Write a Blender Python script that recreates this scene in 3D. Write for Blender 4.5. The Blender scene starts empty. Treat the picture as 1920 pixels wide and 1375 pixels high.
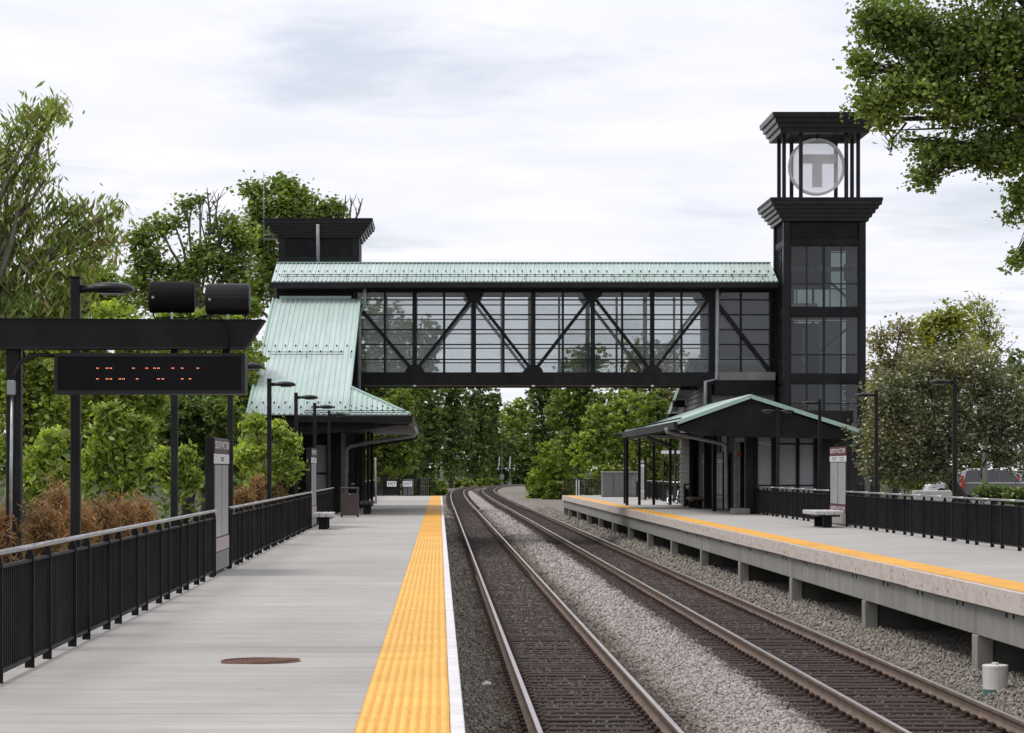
import bpy, math, random
import numpy as np
from mathutils import Vector

# ------------------------------------------------------------------ camera, world, sun, exposure
scene = bpy.context.scene
F, VX, HY, EYE = 4800.0, 824.0, 880.0, 1.59      # focal length (photo px), track vanishing point, eye height above platform

cam_data = bpy.data.cameras.new('camera')
cam = bpy.data.objects.new('camera', cam_data)
scene.collection.objects.link(cam)
cam_data.sensor_width = 36.0
cam_data.lens = 36.0 * F / 1920.0
cam_data.shift_x = (960.0 - VX) / 1920.0
cam_data.shift_y = (HY - 687.5) / 1920.0
cam_data.clip_start, cam_data.clip_end = 0.5, 9000.0
cam.location = (0, 0, EYE)
cam.rotation_euler = (math.radians(90), 0, 0)
scene.camera = cam

SUN_EL, SUN_AZ = math.radians(58), math.radians(-96)   # high, from the left

world = bpy.data.worlds.new('World')
scene.world = world
world.use_nodes = True
wn, wl = world.node_tree.nodes, world.node_tree.links
wn.clear()
w_out = wn.new('ShaderNodeOutputWorld')
w_bg = wn.new('ShaderNodeBackground')
w_sky = wn.new('ShaderNodeTexSky')
w_sky.sky_type = 'NISHITA'
w_sky.sun_disc = False
w_sky.sun_elevation = SUN_EL
w_sky.sun_rotation = SUN_AZ
w_sky.dust_density = 2.0
w_gain = wn.new('ShaderNodeVectorMath'); w_gain.operation = 'SCALE'; w_gain.inputs['Scale'].default_value = 1.0
w_tc = wn.new('ShaderNodeTexCoord')
w_sep = wn.new('ShaderNodeSeparateXYZ')
w_max = wn.new('ShaderNodeMath'); w_max.operation = 'MAXIMUM'; w_max.inputs[1].default_value = 0.0
w_add = wn.new('ShaderNodeMath'); w_add.operation = 'ADD'; w_add.inputs[1].default_value = 0.05
w_dx = wn.new('ShaderNodeMath'); w_dx.operation = 'DIVIDE'
w_dy = wn.new('ShaderNodeMath'); w_dy.operation = 'DIVIDE'
w_com = wn.new('ShaderNodeCombineXYZ')
w_n1 = wn.new('ShaderNodeTexNoise')
w_n1.inputs['Scale'].default_value = 1.15; w_n1.inputs['Detail'].default_value = 7.0; w_n1.inputs['Roughness'].default_value = 0.55
w_n1.inputs['Distortion'].default_value = 0.4
w_ramp = wn.new('ShaderNodeValToRGB')
w_ramp.color_ramp.elements[0].position = 0.30; w_ramp.color_ramp.elements[0].color = (0, 0, 0, 1)
w_ramp.color_ramp.elements[1].position = 0.46; w_ramp.color_ramp.elements[1].color = (1, 1, 1, 1)
w_n2 = wn.new('ShaderNodeTexNoise')
w_n2.inputs['Scale'].default_value = 2.1; w_n2.inputs['Detail'].default_value = 6.0
w_ramp2 = wn.new('ShaderNodeValToRGB')     # cloud brightness: thin to thick
w_ramp2.color_ramp.elements[0].position = 0.36; w_ramp2.color_ramp.elements[0].color = (6.85, 7.0, 7.75, 1)
w_ramp2.color_ramp.elements[1].position = 0.64; w_ramp2.color_ramp.elements[1].color = (7.6, 7.6, 8.2, 1)
w_mix = wn.new('ShaderNodeMixRGB')
w_thin = wn.new('ShaderNodeMath'); w_thin.operation = 'MULTIPLY_ADD'; w_thin.inputs[1].default_value = 0.4; w_thin.inputs[2].default_value = 0.6
wl.new(w_tc.outputs['Generated'], w_sep.inputs[0])
wl.new(w_sep.outputs['Z'], w_max.inputs[0]); wl.new(w_max.outputs[0], w_add.inputs[0])
wl.new(w_sep.outputs['X'], w_dx.inputs[0]); wl.new(w_add.outputs[0], w_dx.inputs[1])
wl.new(w_sep.outputs['Y'], w_dy.inputs[0]); wl.new(w_add.outputs[0], w_dy.inputs[1])
wl.new(w_dx.outputs[0], w_com.inputs['X']); wl.new(w_dy.outputs[0], w_com.inputs['Y'])
wl.new(w_com.outputs[0], w_n1.inputs['Vector']); wl.new(w_com.outputs[0], w_n2.inputs['Vector'])
wl.new(w_n1.outputs['Fac'], w_ramp.inputs['Fac']); wl.new(w_n2.outputs['Fac'], w_ramp2.inputs['Fac'])
wl.new(w_sky.outputs['Color'], w_gain.inputs[0])
wl.new(w_ramp.outputs['Color'], w_thin.inputs[0])
wl.new(w_thin.outputs[0], w_mix.inputs['Fac'])
wl.new(w_gain.outputs[0], w_mix.inputs['Color1']); wl.new(w_ramp2.outputs['Color'], w_mix.inputs['Color2'])
wl.new(w_mix.outputs['Color'], w_bg.inputs['Color'])
w_bg.inputs['Strength'].default_value = 0.1
wl.new(w_bg.outputs[0], w_out.inputs['Surface'])

sun_data = bpy.data.lights.new('sun', 'SUN')
sun_data.energy = 1.5
sun_data.angle = math.radians(24)
sun_data.color = (1.0, 0.96, 0.9)
sun = bpy.data.objects.new('sun', sun_data)
scene.collection.objects.link(sun)
sd = Vector((math.sin(SUN_AZ) * math.cos(SUN_EL), math.cos(SUN_AZ) * math.cos(SUN_EL), math.sin(SUN_EL)))
sun.rotation_euler = (-sd).to_track_quat('-Z', 'Y').to_euler()
sun.location = (0, 0, 60)

vs = scene.view_settings
vs.view_transform = 'Standard'
vs.look = 'None'
vs.exposure = 0.4
vs.gamma = 1.0
vs.use_curve_mapping = False
scene.cycles.max_bounces = 8
scene.cycles.transparent_max_bounces = 12

# ------------------------------------------------------------------ helpers
C = scene.collection
R = random.Random(7)
NR = np.random.default_rng(11)


def PX(px, Y): return (px - VX) * Y / F
def PZ(py, Y): return EYE + (HY - py) * Y / F
def P(px, py, Y): return (PX(px, Y), Y, PZ(py, Y))


MATS = {}


def mat(name, col, rough=0.6, var=0.0, vscale=4.0, stretch=(1, 1, 1), bump=0.0, bscale=40.0, metal=0.0, col2=None, spec=0.4,
        island=0.0, detail=5.0, lo=0.35, hi=0.68, blotch=None, spots=0.0, objrand=0.0):
    """procedural principled: base colour varied by noise, optional second colour for stains, fine relief"""
    m = bpy.data.materials.new(name); m.use_nodes = True
    n, l = m.node_tree.nodes, m.node_tree.links
    b = n['Principled BSDF']
    b.inputs['Roughness'].default_value = rough
    b.inputs['Metallic'].default_value = metal
    b.inputs['Specular IOR Level'].default_value = spec
    g = n.new('ShaderNodeNewGeometry')
    mp = n.new('ShaderNodeMapping'); mp.inputs['Scale'].default_value = stretch
    l.new(g.outputs['Position'], mp.inputs['Vector'])
    nz = n.new('ShaderNodeTexNoise'); nz.inputs['Scale'].default_value = vscale; nz.inputs['Detail'].default_value = detail
    nz.inputs['Roughness'].default_value = 0.62
    l.new(mp.outputs[0], nz.inputs['Vector'])
    rp = n.new('ShaderNodeValToRGB')
    c2 = col2 if col2 else tuple(max(0, c * (1 - var)) for c in col)
    c1 = col if col2 else tuple(min(1, c * (1 + var)) for c in col)
    rp.color_ramp.elements[0].position = lo; rp.color_ramp.elements[0].color = (*c2, 1)
    rp.color_ramp.elements[1].position = hi; rp.color_ramp.elements[1].color = (*c1, 1)
    l.new(nz.outputs['Fac'], rp.inputs['Fac'])
    out = rp.outputs['Color']
    if island:
        hv = n.new('ShaderNodeHueSaturation')
        ma = n.new('ShaderNodeMapRange'); ma.inputs['To Min'].default_value = 1 - island; ma.inputs['To Max'].default_value = 1 + island
        l.new(g.outputs['Random Per Island'], ma.inputs['Value']); l.new(ma.outputs[0], hv.inputs['Value'])
        l.new(out, hv.inputs['Color']); out = hv.outputs['Color']
    def times(fac_out, out):
        mx = n.new('ShaderNodeMixRGB'); mx.blend_type = 'MULTIPLY'; mx.inputs['Fac'].default_value = 1.0
        l.new(out, mx.inputs['Color1']); l.new(fac_out, mx.inputs['Color2']); return mx.outputs['Color']
    if blotch:          # broad stains: (scale, stretch, darkest, lightest)
        m2 = n.new('ShaderNodeMapping'); m2.inputs['Scale'].default_value = blotch[1]; l.new(g.outputs['Position'], m2.inputs['Vector'])
        n2 = n.new('ShaderNodeTexNoise'); n2.inputs['Scale'].default_value = blotch[0]; n2.inputs['Detail'].default_value = 8; n2.inputs['Roughness'].default_value = .65
        l.new(m2.outputs[0], n2.inputs['Vector'])
        r2 = n.new('ShaderNodeMapRange'); r2.inputs['From Min'].default_value = .3; r2.inputs['From Max'].default_value = .7
        r2.inputs['To Min'].default_value = blotch[2]; r2.inputs['To Max'].default_value = blotch[3]
        l.new(n2.outputs['Fac'], r2.inputs['Value']); out = times(r2.outputs[0], out)
    if spots:           # gum, drips and scuffs
        n3 = n.new('ShaderNodeTexVoronoi'); n3.inputs['Scale'].default_value = 1.7; l.new(g.outputs['Position'], n3.inputs['Vector'])
        r3 = n.new('ShaderNodeMapRange'); r3.inputs['From Min'].default_value = .03; r3.inputs['From Max'].default_value = .07
        r3.inputs['To Min'].default_value = 1 - spots; r3.inputs['To Max'].default_value = 1.0
        l.new(n3.outputs['Distance'], r3.inputs['Value']); out = times(r3.outputs[0], out)
    if objrand:
        oi = n.new('ShaderNodeObjectInfo'); r4 = n.new('ShaderNodeMapRange')
        r4.inputs['To Min'].default_value = 1 - objrand; r4.inputs['To Max'].default_value = 1 + objrand * .6
        l.new(oi.outputs['Random'], r4.inputs['Value']); out = times(r4.outputs[0], out)
    l.new(out, b.inputs['Base Color'])
    if bump:
        nb = n.new('ShaderNodeTexNoise'); nb.inputs['Scale'].default_value = bscale; nb.inputs['Detail'].default_value = 4
        l.new(mp.outputs[0], nb.inputs['Vector'])
        bp = n.new('ShaderNodeBump'); bp.inputs['Strength'].default_value = bump; bp.inputs['Distance'].default_value = 0.02
        l.new(nb.outputs['Fac'], bp.inputs['Height']); l.new(bp.outputs[0], b.inputs['Normal'])
    MATS[name] = m
    return m


def leaf_mat(name, cols, transl=0.35, rough=0.55, gloss=0.05):
    """leaf: per-leaf colour out of a short list of real leaf colours, diffuse + translucent + slight sheen"""
    m = bpy.data.materials.new(name); m.use_nodes = True
    n, l = m.node_tree.nodes, m.node_tree.links
    n.clear()
    o = n.new('ShaderNodeOutputMaterial')
    g = n.new('ShaderNodeNewGeometry')
    rp = n.new('ShaderNodeValToRGB')
    els = rp.color_ramp.elements
    while len(els) < len(cols): els.new(0.5)
    for i, (p, c) in enumerate(cols):
        els[i].position = p; els[i].color = (*c, 1)
    l.new(g.outputs['Random Per Island'], rp.inputs['Fac'])
    # whole sprays differ: young pale growth against older leaves
    cn = n.new('ShaderNodeTexNoise'); cn.inputs['Scale'].default_value = .7; cn.inputs['Detail'].default_value = 3
    l.new(g.outputs['Position'], cn.inputs['Vector'])
    cr = n.new('ShaderNodeValToRGB')
    cr.color_ramp.elements[0].position = .36; cr.color_ramp.elements[0].color = (.74, .78, .62, 1)
    cr.color_ramp.elements[1].position = .66; cr.color_ramp.elements[1].color = (1.5, 1.38, 1.05, 1)
    l.new(cn.outputs['Fac'], cr.inputs['Fac'])
    cm = n.new('ShaderNodeMixRGB'); cm.blend_type = 'MULTIPLY'; cm.inputs['Fac'].default_value = 1.0
    l.new(rp.outputs['Color'], cm.inputs['Color1']); l.new(cr.outputs['Color'], cm.inputs['Color2'])
    rp = cm
    d = n.new('ShaderNodeBsdfDiffuse'); t = n.new('ShaderNodeBsdfTranslucent'); gl = n.new('ShaderNodeBsdfGlossy')
    gl.inputs['Roughness'].default_value = rough; gl.inputs['Color'].default_value = (0.8, 0.85, 0.8, 1)
    tm = n.new('ShaderNodeMixRGB'); tm.blend_type = 'MULTIPLY'; tm.inputs['Fac'].default_value = 1.0
    tm.inputs['Color2'].default_value = (1.25, 1.35, 0.6, 1)
    l.new(rp.outputs['Color'], d.inputs['Color']); l.new(rp.outputs['Color'], tm.inputs['Color1']); l.new(tm.outputs[0], t.inputs['Color'])
    m1 = n.new('ShaderNodeMixShader'); m1.inputs['Fac'].default_value = transl
    l.new(d.outputs[0], m1.inputs[1]); l.new(t.outputs[0], m1.inputs[2])
    m2 = n.new('ShaderNodeMixShader'); m2.inputs['Fac'].default_value = gloss
    l.new(m1.outputs[0], m2.inputs[1]); l.new(gl.outputs[0], m2.inputs[2])
    l.new(m2.outputs[0], o.inputs['Surface'])
    MATS[name] = m
    return m


def glass_mat(name, tint, refl=0.07, rough=0.03, milk=0.0, milk_col=(0.7, 0.72, 0.74)):
    m = bpy.data.materials.new(name); m.use_nodes = True
    n, l = m.node_tree.nodes, m.node_tree.links
    n.clear()
    o = n.new('ShaderNodeOutputMaterial')
    tr = n.new('ShaderNodeBsdfTransparent'); tr.inputs['Color'].default_value = (*tint, 1)
    df = n.new('ShaderNodeBsdfDiffuse'); df.inputs['Color'].default_value = (*milk_col, 1)
    gl = n.new('ShaderNodeBsdfGlossy'); gl.inputs['Roughness'].default_value = rough
    ge = n.new('ShaderNodeNewGeometry')
    nz = n.new('ShaderNodeTexNoise'); nz.inputs['Scale'].default_value = 1.3; nz.inputs['Detail'].default_value = 4
    l.new(ge.outputs['Position'], nz.inputs['Vector'])
    oi = n.new('ShaderNodeObjectInfo')          # grime differs from pane to pane
    mm = n.new('ShaderNodeMath'); mm.operation = 'MULTIPLY_ADD'; mm.inputs[1].default_value = milk; mm.inputs[2].default_value = milk * .5
    l.new(oi.outputs['Random'], mm.inputs[0])
    if milk > 0:
        m0 = n.new('ShaderNodeMixShader'); l.new(mm.outputs[0], m0.inputs['Fac'])
        l.new(tr.outputs[0], m0.inputs[1]); l.new(df.outputs[0], m0.inputs[2])
    else:
        m0 = tr
    lw = n.new('ShaderNodeLayerWeight'); lw.inputs['Blend'].default_value = 0.25
    ma = n.new('ShaderNodeMath'); ma.operation = 'MULTIPLY_ADD'; ma.inputs[1].default_value = 0.5; ma.inputs[2].default_value = refl
    l.new(lw.outputs['Fresnel'], ma.inputs[0])
    m1 = n.new('ShaderNodeMixShader'); l.new(ma.outputs[0], m1.inputs['Fac'])
    l.new(m0.outputs[0], m1.inputs[1]); l.new(gl.outputs[0], m1.inputs[2])
    l.new(m1.outputs[0], o.inputs['Surface'])
    MATS[name] = m
    return m


def emit_mat(name, col, s):
    m = bpy.data.materials.new(name); m.use_nodes = True
    n, l = m.node_tree.nodes, m.node_tree.links
    n.clear()
    o = n.new('ShaderNodeOutputMaterial'); e = n.new('ShaderNodeEmission')
    e.inputs['Color'].default_value = (*col, 1); e.inputs['Strength'].default_value = s
    l.new(e.outputs[0], o.inputs['Surface'])
    MATS[name] = m
    return m


class MB:
    """collects boxes, bars, tubes and polygons and links them as one mesh"""
    def __init__(self): self.v, self.f = [], []

    def add(self, vs, fs):
        k = len(self.v); self.v += [tuple(p) for p in vs]; self.f += [tuple(i + k for i in f) for f in fs]
        return self

    def box(self, x0, x1, y0, y1, z0, z1):
        return self.add([(x0, y0, z0), (x1, y0, z0), (x1, y1, z0), (x0, y1, z0), (x0, y0, z1), (x1, y0, z1), (x1, y1, z1), (x0, y1, z1)],
                        [(3, 2, 1, 0), (4, 5, 6, 7), (0, 1, 5, 4), (1, 2, 6, 5), (2, 3, 7, 6), (3, 0, 4, 7)])

    def cbox(self, x0, x1, y0, y1, z0, z1, c=0.01):
        """box with chamfered edges"""
        vs = []
        for z, ins in ((z0, c), (z0 + c, 0), (z1 - c, 0), (z1, c)):
            a, b, d, e = x0 + ins, x1 - ins, y0 + ins, y1 - ins
            k = c if ins == 0 else c * 0.7
            vs += [(a + k, d, z), (b - k, d, z), (b, d + k, z), (b, e - k, z), (b - k, e, z), (a + k, e, z), (a, e - k, z), (a, d + k, z)]
        fs = [tuple(range(7, -1, -1)), tuple(range(24, 32))]
        for r in range(3):
            for i in range(8):
                j = (i + 1) % 8
                fs.append((r * 8 + i, r * 8 + j, r * 8 + 8 + j, r * 8 + 8 + i))
        return self.add(vs, fs)

    def bar(self, p, q, w, h, up=(0, 0, 1)):
        p, q = Vector(p), Vector(q); d = (q - p).normalized(); up = Vector(up)
        if abs(d.dot(up)) > 0.98: up = Vector((0, 1, 0))
        s = d.cross(up).normalized() * (w / 2); u = s.cross(d).normalized() * (h / 2)
        vs = [p - s - u, p + s - u, p + s + u, p - s + u, q - s - u, q + s - u, q + s + u, q - s + u]
        return self.add(vs, [(3, 2, 1, 0), (4, 5, 6, 7), (0, 1, 5, 4), (1, 2, 6, 5), (2, 3, 7, 6), (3, 0, 4, 7)])

    def tube(self, path, r, n=8, cap=True):
        path = [Vector(p) for p in path]
        rs = r if isinstance(r, (list, tuple)) else [r] * len(path)
        vs, fs = [], []
        prev = None
        for i, p in enumerate(path):
            a = path[max(0, i - 1)]; b = path[min(len(path) - 1, i + 1)]
            d = (b - a).normalized()
            ref = prev if prev is not None else (Vector((0, 0, 1)) if abs(d.z) < 0.9 else Vector((1, 0, 0)))
            s = d.cross(ref)
            if s.length < 1e-4: s = d.cross(Vector((0, 1, 0)))
            s.normalize(); u = s.cross(d).normalized(); prev = u
            for k in range(n):
                t = 2 * math.pi * k / n
                vs.append(p + s * (math.cos(t) * rs[i]) + u * (math.sin(t) * rs[i]))
        for i in range(len(path) - 1):
            for k in range(n):
                j = (k + 1) % n
                fs.append((i * n + k, (i + 1) * n + k, (i + 1) * n + j, i * n + j))
        if cap:
            fs.append(tuple(range(n)))
            fs.append(tuple(range((len(path) - 1) * n + n - 1, (len(path) - 1) * n - 1, -1)))
        return self.add(vs, fs)

    def prism(self, poly, d):
        """polygon (list of 3d points) pushed along vector d"""
        n = len(poly); d = Vector(d)
        vs = [Vector(p) for p in poly] + [Vector(p) + d for p in poly]
        fs = [tuple(range(n)), tuple(range(2 * n - 1, n - 1, -1))]
        for i in range(n):
            j = (i + 1) % n
            fs.append((i, i + n, j + n, j))
        return self.add(vs, fs)

    def build(self, name, m, parent=None, smooth=False, kind=None, loc=None):
        me = bpy.data.meshes.new(name)
        me.from_pydata([tuple(p) for p in self.v], [], self.f)
        if m is not None: me.materials.append(MATS[m] if isinstance(m, str) else m)
        if smooth: me.polygons.foreach_set('use_smooth', [True] * len(me.polygons))
        me.update()
        return obj(name, me, parent, kind, loc)


def obj(name, me, parent=None, kind=None, loc=None):
    o = bpy.data.objects.new(name, me); C.objects.link(o)
    if parent is not None: o.parent = parent
    if kind: o['kind'] = kind
    if loc is not None: o.location = loc
    return o


def thing(name, label, cat, loc=(0, 0, 0), rz=0.0, group=None):
    o = bpy.data.objects.new(name, None); C.objects.link(o)
    o.location = loc; o.rotation_euler = (0, 0, rz)
    o.empty_display_size = 0.3
    tag(o, label, cat, group)
    return o


def tag(o, label, cat, group=None):
    o['label'] = label; o['category'] = cat
    if group: o['group'] = group
    return o


def copy_tree(o, parent=None):
    c = o.copy(); C.objects.link(c); c.parent = parent
    for ch in list(o.children): copy_tree(ch, c)
    return c


def np_mesh(name, V, T, m, parent=None, kind=None):
    """triangles from numpy arrays"""
    me = bpy.data.meshes.new(name)
    me.vertices.add(len(V)); me.vertices.foreach_set('co', V.astype(np.float32).ravel())
    nt = len(T)
    me.loops.add(nt * 3); me.loops.foreach_set('vertex_index', T.astype(np.int32).ravel())
    me.polygons.add(nt)
    me.polygons.foreach_set('loop_start', np.arange(0, nt * 3, 3, dtype=np.int32))
    me.materials.append(MATS[m])
    me.update(calc_edges=True)
    return obj(name, me, parent, kind)


def text(name, body, size, m, loc, rot, parent, sx=1.0, depth=0.004):
    cu = bpy.data.curves.new(name, 'FONT')
    cu.body = body; cu.size = size; cu.align_x = 'CENTER'; cu.align_y = 'CENTER'; cu.extrude = depth
    o = bpy.data.objects.new(name, cu); C.objects.link(o)
    o.location = loc; o.rotation_euler = rot; o.scale = (sx, 1, 1)
    cu.materials.append(MATS[m])
    # turn the letters into a mesh of their own
    bpy.context.view_layer.update()
    me = bpy.data.meshes.new_from_object(o.evaluated_get(bpy.context.evaluated_depsgraph_get()))
    me.name = name
    bpy.data.objects.remove(o); bpy.data.curves.remove(cu)
    o = obj(name, me, parent)
    o.location = loc; o.rotation_euler = rot; o.scale = (sx, 1, 1)
    return o


# ------------------------------------------------------------------ materials
mat('black_paint', (0.0145, 0.014, 0.0145), rough=0.5, var=0.3, vscale=2.0, spec=0.13, blotch=(.8, (1, 1, .4), .7, 1.35))
mat('cornice_metal', (0.019, 0.018, 0.0185), rough=0.33, var=0.25, vscale=3.0, spec=0.3)
mat('black_gloss', (0.0145, 0.014, 0.0145), rough=0.4, var=0.3, vscale=3.0, spec=0.18, blotch=(.8, (1, 1, .4), .7, 1.35))
mat('dark_grey_paint', (0.026, 0.025, 0.026), rough=0.5, var=0.2, vscale=2.0, spec=0.14)
mat('lamp_bronze', (0.014, 0.013, 0.012), rough=0.4, var=0.2, spec=0.3)
mat('galvanised', (0.42, 0.42, 0.42), rough=0.34, var=0.2, vscale=9, metal=0.85)
mat('pipe_grey', (0.26, 0.27, 0.28), rough=0.5, var=0.2, vscale=5)
mat('patina_roof', (0.52, 0.612, 0.577), rough=0.42, vscale=0.35, stretch=(1, 0.6, 1), col2=(0.435, 0.55, 0.50), spec=0.45, blotch=(1.2, (3.0, .35, .35), .86, 1.06), objrand=.03)
mat('patina_trim', (0.34, 0.48, 0.42), rough=0.5, var=0.08)
mat('deck_concrete', (0.445, 0.425, 0.395), rough=0.85, vscale=1.0, stretch=(0.35, 5.0, 1), col2=(0.335, 0.32, 0.295), bump=0.25, bscale=30, lo=0.3, hi=0.72, blotch=(.55, (1, .8, 1), .86, 1.07), spots=.22, objrand=.05)
mat('pale_coping', (0.66, 0.64, 0.64), rough=0.75, var=0.1, vscale=3.0, bump=0.1)
mat('tactile_base', (0.72, 0.33, 0.025), rough=0.6, var=0.07, vscale=2.0, stretch=(1, 0.5, 1), blotch=(2.5, (1, .6, 1), .84, 1.05), objrand=.07)
mat('tactile_dome', (0.80, 0.48, 0.11), rough=0.6, var=0.08, vscale=2.0, blotch=(3.0, (1, .6, 1), .84, 1.05), objrand=.07)
mat('tactile_far', (0.74, 0.36, 0.032), rough=0.6, var=0.07, vscale=2.0, blotch=(2.0, (1, .6, 1), .84, 1.05), objrand=.08)
mat('rub_board', (0.56, 0.50, 0.455), rough=0.85, vscale=2.4, stretch=(1, 1.2, 3.0), col2=(0.43, 0.34, 0.275), bump=0.3, bscale=25, detail=8, lo=0.27, hi=0.55)
mat('beam_concrete', (0.30, 0.295, 0.265), rough=0.85, vscale=1.5, stretch=(1, 2.2, 0.5), col2=(0.205, 0.20, 0.178), bump=0.2, detail=7)
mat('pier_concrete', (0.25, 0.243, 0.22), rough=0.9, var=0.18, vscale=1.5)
mat('pier_shade', (0.085, 0.082, 0.072), rough=0.95, var=0.3, vscale=1.2, stretch=(1, 1, .4))  # same concrete as the piers, with the under-deck shade painted into its colour
mat('rail_head', (0.50, 0.47, 0.46), rough=0.3, var=0.15, vscale=2, stretch=(1, .2, 1), metal=0.8)
mat('rail_rust', (0.15, 0.105, 0.08), rough=0.75, var=0.25, vscale=3)
mat('plate_rust', (0.042, 0.022, 0.016), rough=0.85, var=0.3, vscale=8)
mat('tie_wood', (0.062, 0.045, 0.037), rough=0.9, vscale=5, stretch=(0.5, 8, 3), col2=(0.03, 0.022, 0.018), bump=0.5, bscale=20)
mat('soil', (0.06, 0.05, 0.035), rough=0.95, vscale=0.8, col2=(0.03, 0.042, 0.016), bump=0.3, bscale=8)
mat('asphalt', (0.12, 0.117, 0.11), rough=0.9, var=0.2, vscale=1.5, bump=0.2)
mat('grey_panel', (0.33, 0.318, 0.33), rough=0.5, var=0.07, vscale=1.2)
mat('clapboard', (0.20, 0.195, 0.18), rough=0.7, var=0.12, vscale=2)
mat('clap_edge', (0.40, 0.39, 0.37), rough=0.7, var=0.1)
mat('maroon', (0.115, 0.024, 0.040), rough=0.45, var=0.1)
mat('dark_maroon', (0.05, 0.025, 0.024), rough=0.45, var=0.1)
mat('sign_white', (0.62, 0.62, 0.63), rough=0.4, var=0.05)
mat('sign_letter', (0.55, 0.54, 0.55), rough=0.5, var=0.05)
mat('letter_grey', (0.12, 0.12, 0.13), rough=0.5, var=0.05)
mat('map_panel', (0.37, 0.37, 0.385), rough=0.3, vscale=4.5, col2=(0.30, 0.295, 0.325), spec=0.5)
mat('maroon_sheen', (0.43, 0.36, 0.37), rough=0.5, vscale=6, col2=(0.36, 0.30, 0.31))  # reflection on a maroon band, painted in as pale pink
mat('bench_slab', (0.45, 0.43, 0.42), rough=0.8, var=0.14, vscale=6, bump=0.15)
mat('bench_wood', (0.16, 0.115, 0.085), rough=0.8, var=0.2, vscale=6)
mat('bin_brown', (0.062, 0.046, 0.041), rough=0.6, var=0.15, vscale=4)
mat('iron_rust', (0.17, 0.085, 0.055), rough=0.85, var=0.3, vscale=12)
mat('void_black', (0.006, 0.006, 0.006), rough=0.9, spec=0.1)
mat('led_screen', (0.006, 0.006, 0.0075), rough=0.28, var=0.2, spec=0.1)
mat('speaker_black', (0.006, 0.006, 0.0065), rough=0.6, var=0.3, vscale=20, spec=0.1)
mat('pvc_white', (0.62, 0.61, 0.58), rough=0.5, var=0.08, vscale=8)
mat('pvc_green', (0.09, 0.18, 0.17), rough=0.6, var=0.2)
mat('car_white', (0.62, 0.63, 0.66), rough=0.2, var=0.03, spec=0.6)
mat('car_grey', (0.10, 0.088, 0.08), rough=0.22, var=0.05, spec=0.6)
mat('car_window', (0.02, 0.022, 0.025), rough=0.06, spec=0.8)
mat('chrome', (0.7, 0.7, 0.7), rough=0.15, metal=0.9)
mat('tail_red', (0.5, 0.03, 0.015), rough=0.2, var=0.05)
mat('tyre', (0.015, 0.015, 0.015), rough=0.8)
mat('stone_white', (0.52, 0.5, 0.46), rough=0.85, var=0.1)
mat('wall_dark', (0.035, 0.033, 0.03), rough=0.85, var=0.25, vscale=4)
mat('bark_grey', (0.15, 0.135, 0.115), rough=0.9, var=0.35, vscale=6, stretch=(1, 1, .3), bump=0.5, bscale=12)
mat('bark_dark', (0.045, 0.038, 0.032), rough=0.95, var=0.35, vscale=6, stretch=(1, 1, .3), bump=0.5, bscale=12)
mat('steel_light', (0.34, 0.35, 0.36), rough=0.45, var=0.1)
mat('t_white', (0.60, 0.60, 0.61), rough=0.5, var=0.05)
mat('t_grey', (0.66, 0.65, 0.645), rough=0.55, var=0.06)
mat('white_sheet', (0.8, 0.8, 0.82), rough=0.4, var=0.03)
mat('utility_grey', (0.135, 0.135, 0.14), rough=0.6, var=0.1)
mat('paper', (0.6, 0.58, 0.5), rough=0.8, var=0.1)
mat('pale_aluminium', (0.5, 0.5, 0.5), rough=0.4, var=0.08, metal=0.3)
glass_mat('bridge_glass', (0.88, 0.90, 0.90), refl=0.03, milk=0.10, milk_col=(.42, .44, .42))
glass_mat('tower_glass', (0.60, 0.64, 0.635), refl=0.03, milk=0.04, milk_col=(.35, .38, .36))
glass_mat('disc_glass', (0.97, 0.97, 0.98), refl=0.01, milk=0.22, milk_col=(0.9, 0.9, 0.92))
emit_mat('led_orange', (1.0, 0.10, 0.015), 1.0)
emit_mat('led_core', (1.0, 0.6, 0.35), 1.3)

leaf_mat('leaf_maple', [(0.0, (0.085, 0.135, 0.03)), (0.45, (0.14, 0.205, 0.042)), (0.8, (0.22, 0.29, 0.075)), (1.0, (0.33, 0.37, 0.14))], transl=0.45)
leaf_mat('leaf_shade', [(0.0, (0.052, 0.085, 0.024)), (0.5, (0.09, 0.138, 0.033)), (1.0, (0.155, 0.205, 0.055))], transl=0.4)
leaf_mat('leaf_mid', [(0.0, (0.09, 0.135, 0.026)), (0.5, (0.155, 0.22, 0.042)), (1.0, (0.26, 0.32, 0.08))], transl=0.45)
leaf_mat('leaf_bright', [(0.0, (0.15, 0.22, 0.035)), (0.5, (0.26, 0.35, 0.065)), (1.0, (0.42, 0.48, 0.14))], transl=0.5)
leaf_mat('leaf_yellow', [(0.0, (0.15, 0.18, 0.03)), (0.5, (0.25, 0.28, 0.05)), (1.0, (0.36, 0.36, 0.11))], transl=0.5)
leaf_mat('leaf_box', [(0.0, (0.115, 0.165, 0.045)), (0.5, (0.19, 0.255, 0.075)), (0.9, (0.31, 0.37, 0.15)), (0.935, (0.26, 0.19, 0.12)), (1.0, (0.22, 0.13, 0.095))], transl=0.5)
leaf_mat('leaf_rust', [(0.0, (0.13, 0.062, 0.034)), (0.5, (0.25, 0.125, 0.066)), (0.85, (0.37, 0.21, 0.115)), (1.0, (0.20, 0.19, 0.07))], transl=0.25)
leaf_mat('leaf_crab', [(0.0, (0.085, 0.108, 0.06)), (0.5, (0.15, 0.17, 0.105)), (0.75, (0.21, 0.215, 0.155)), (0.86, (0.25, 0.22, 0.20)), (0.93, (0.34, 0.28, 0.265)), (0.97, (0.80, 0.70, 0.71)), (1.0, (0.9, 0.82, 0.83))], transl=0.3)
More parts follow.
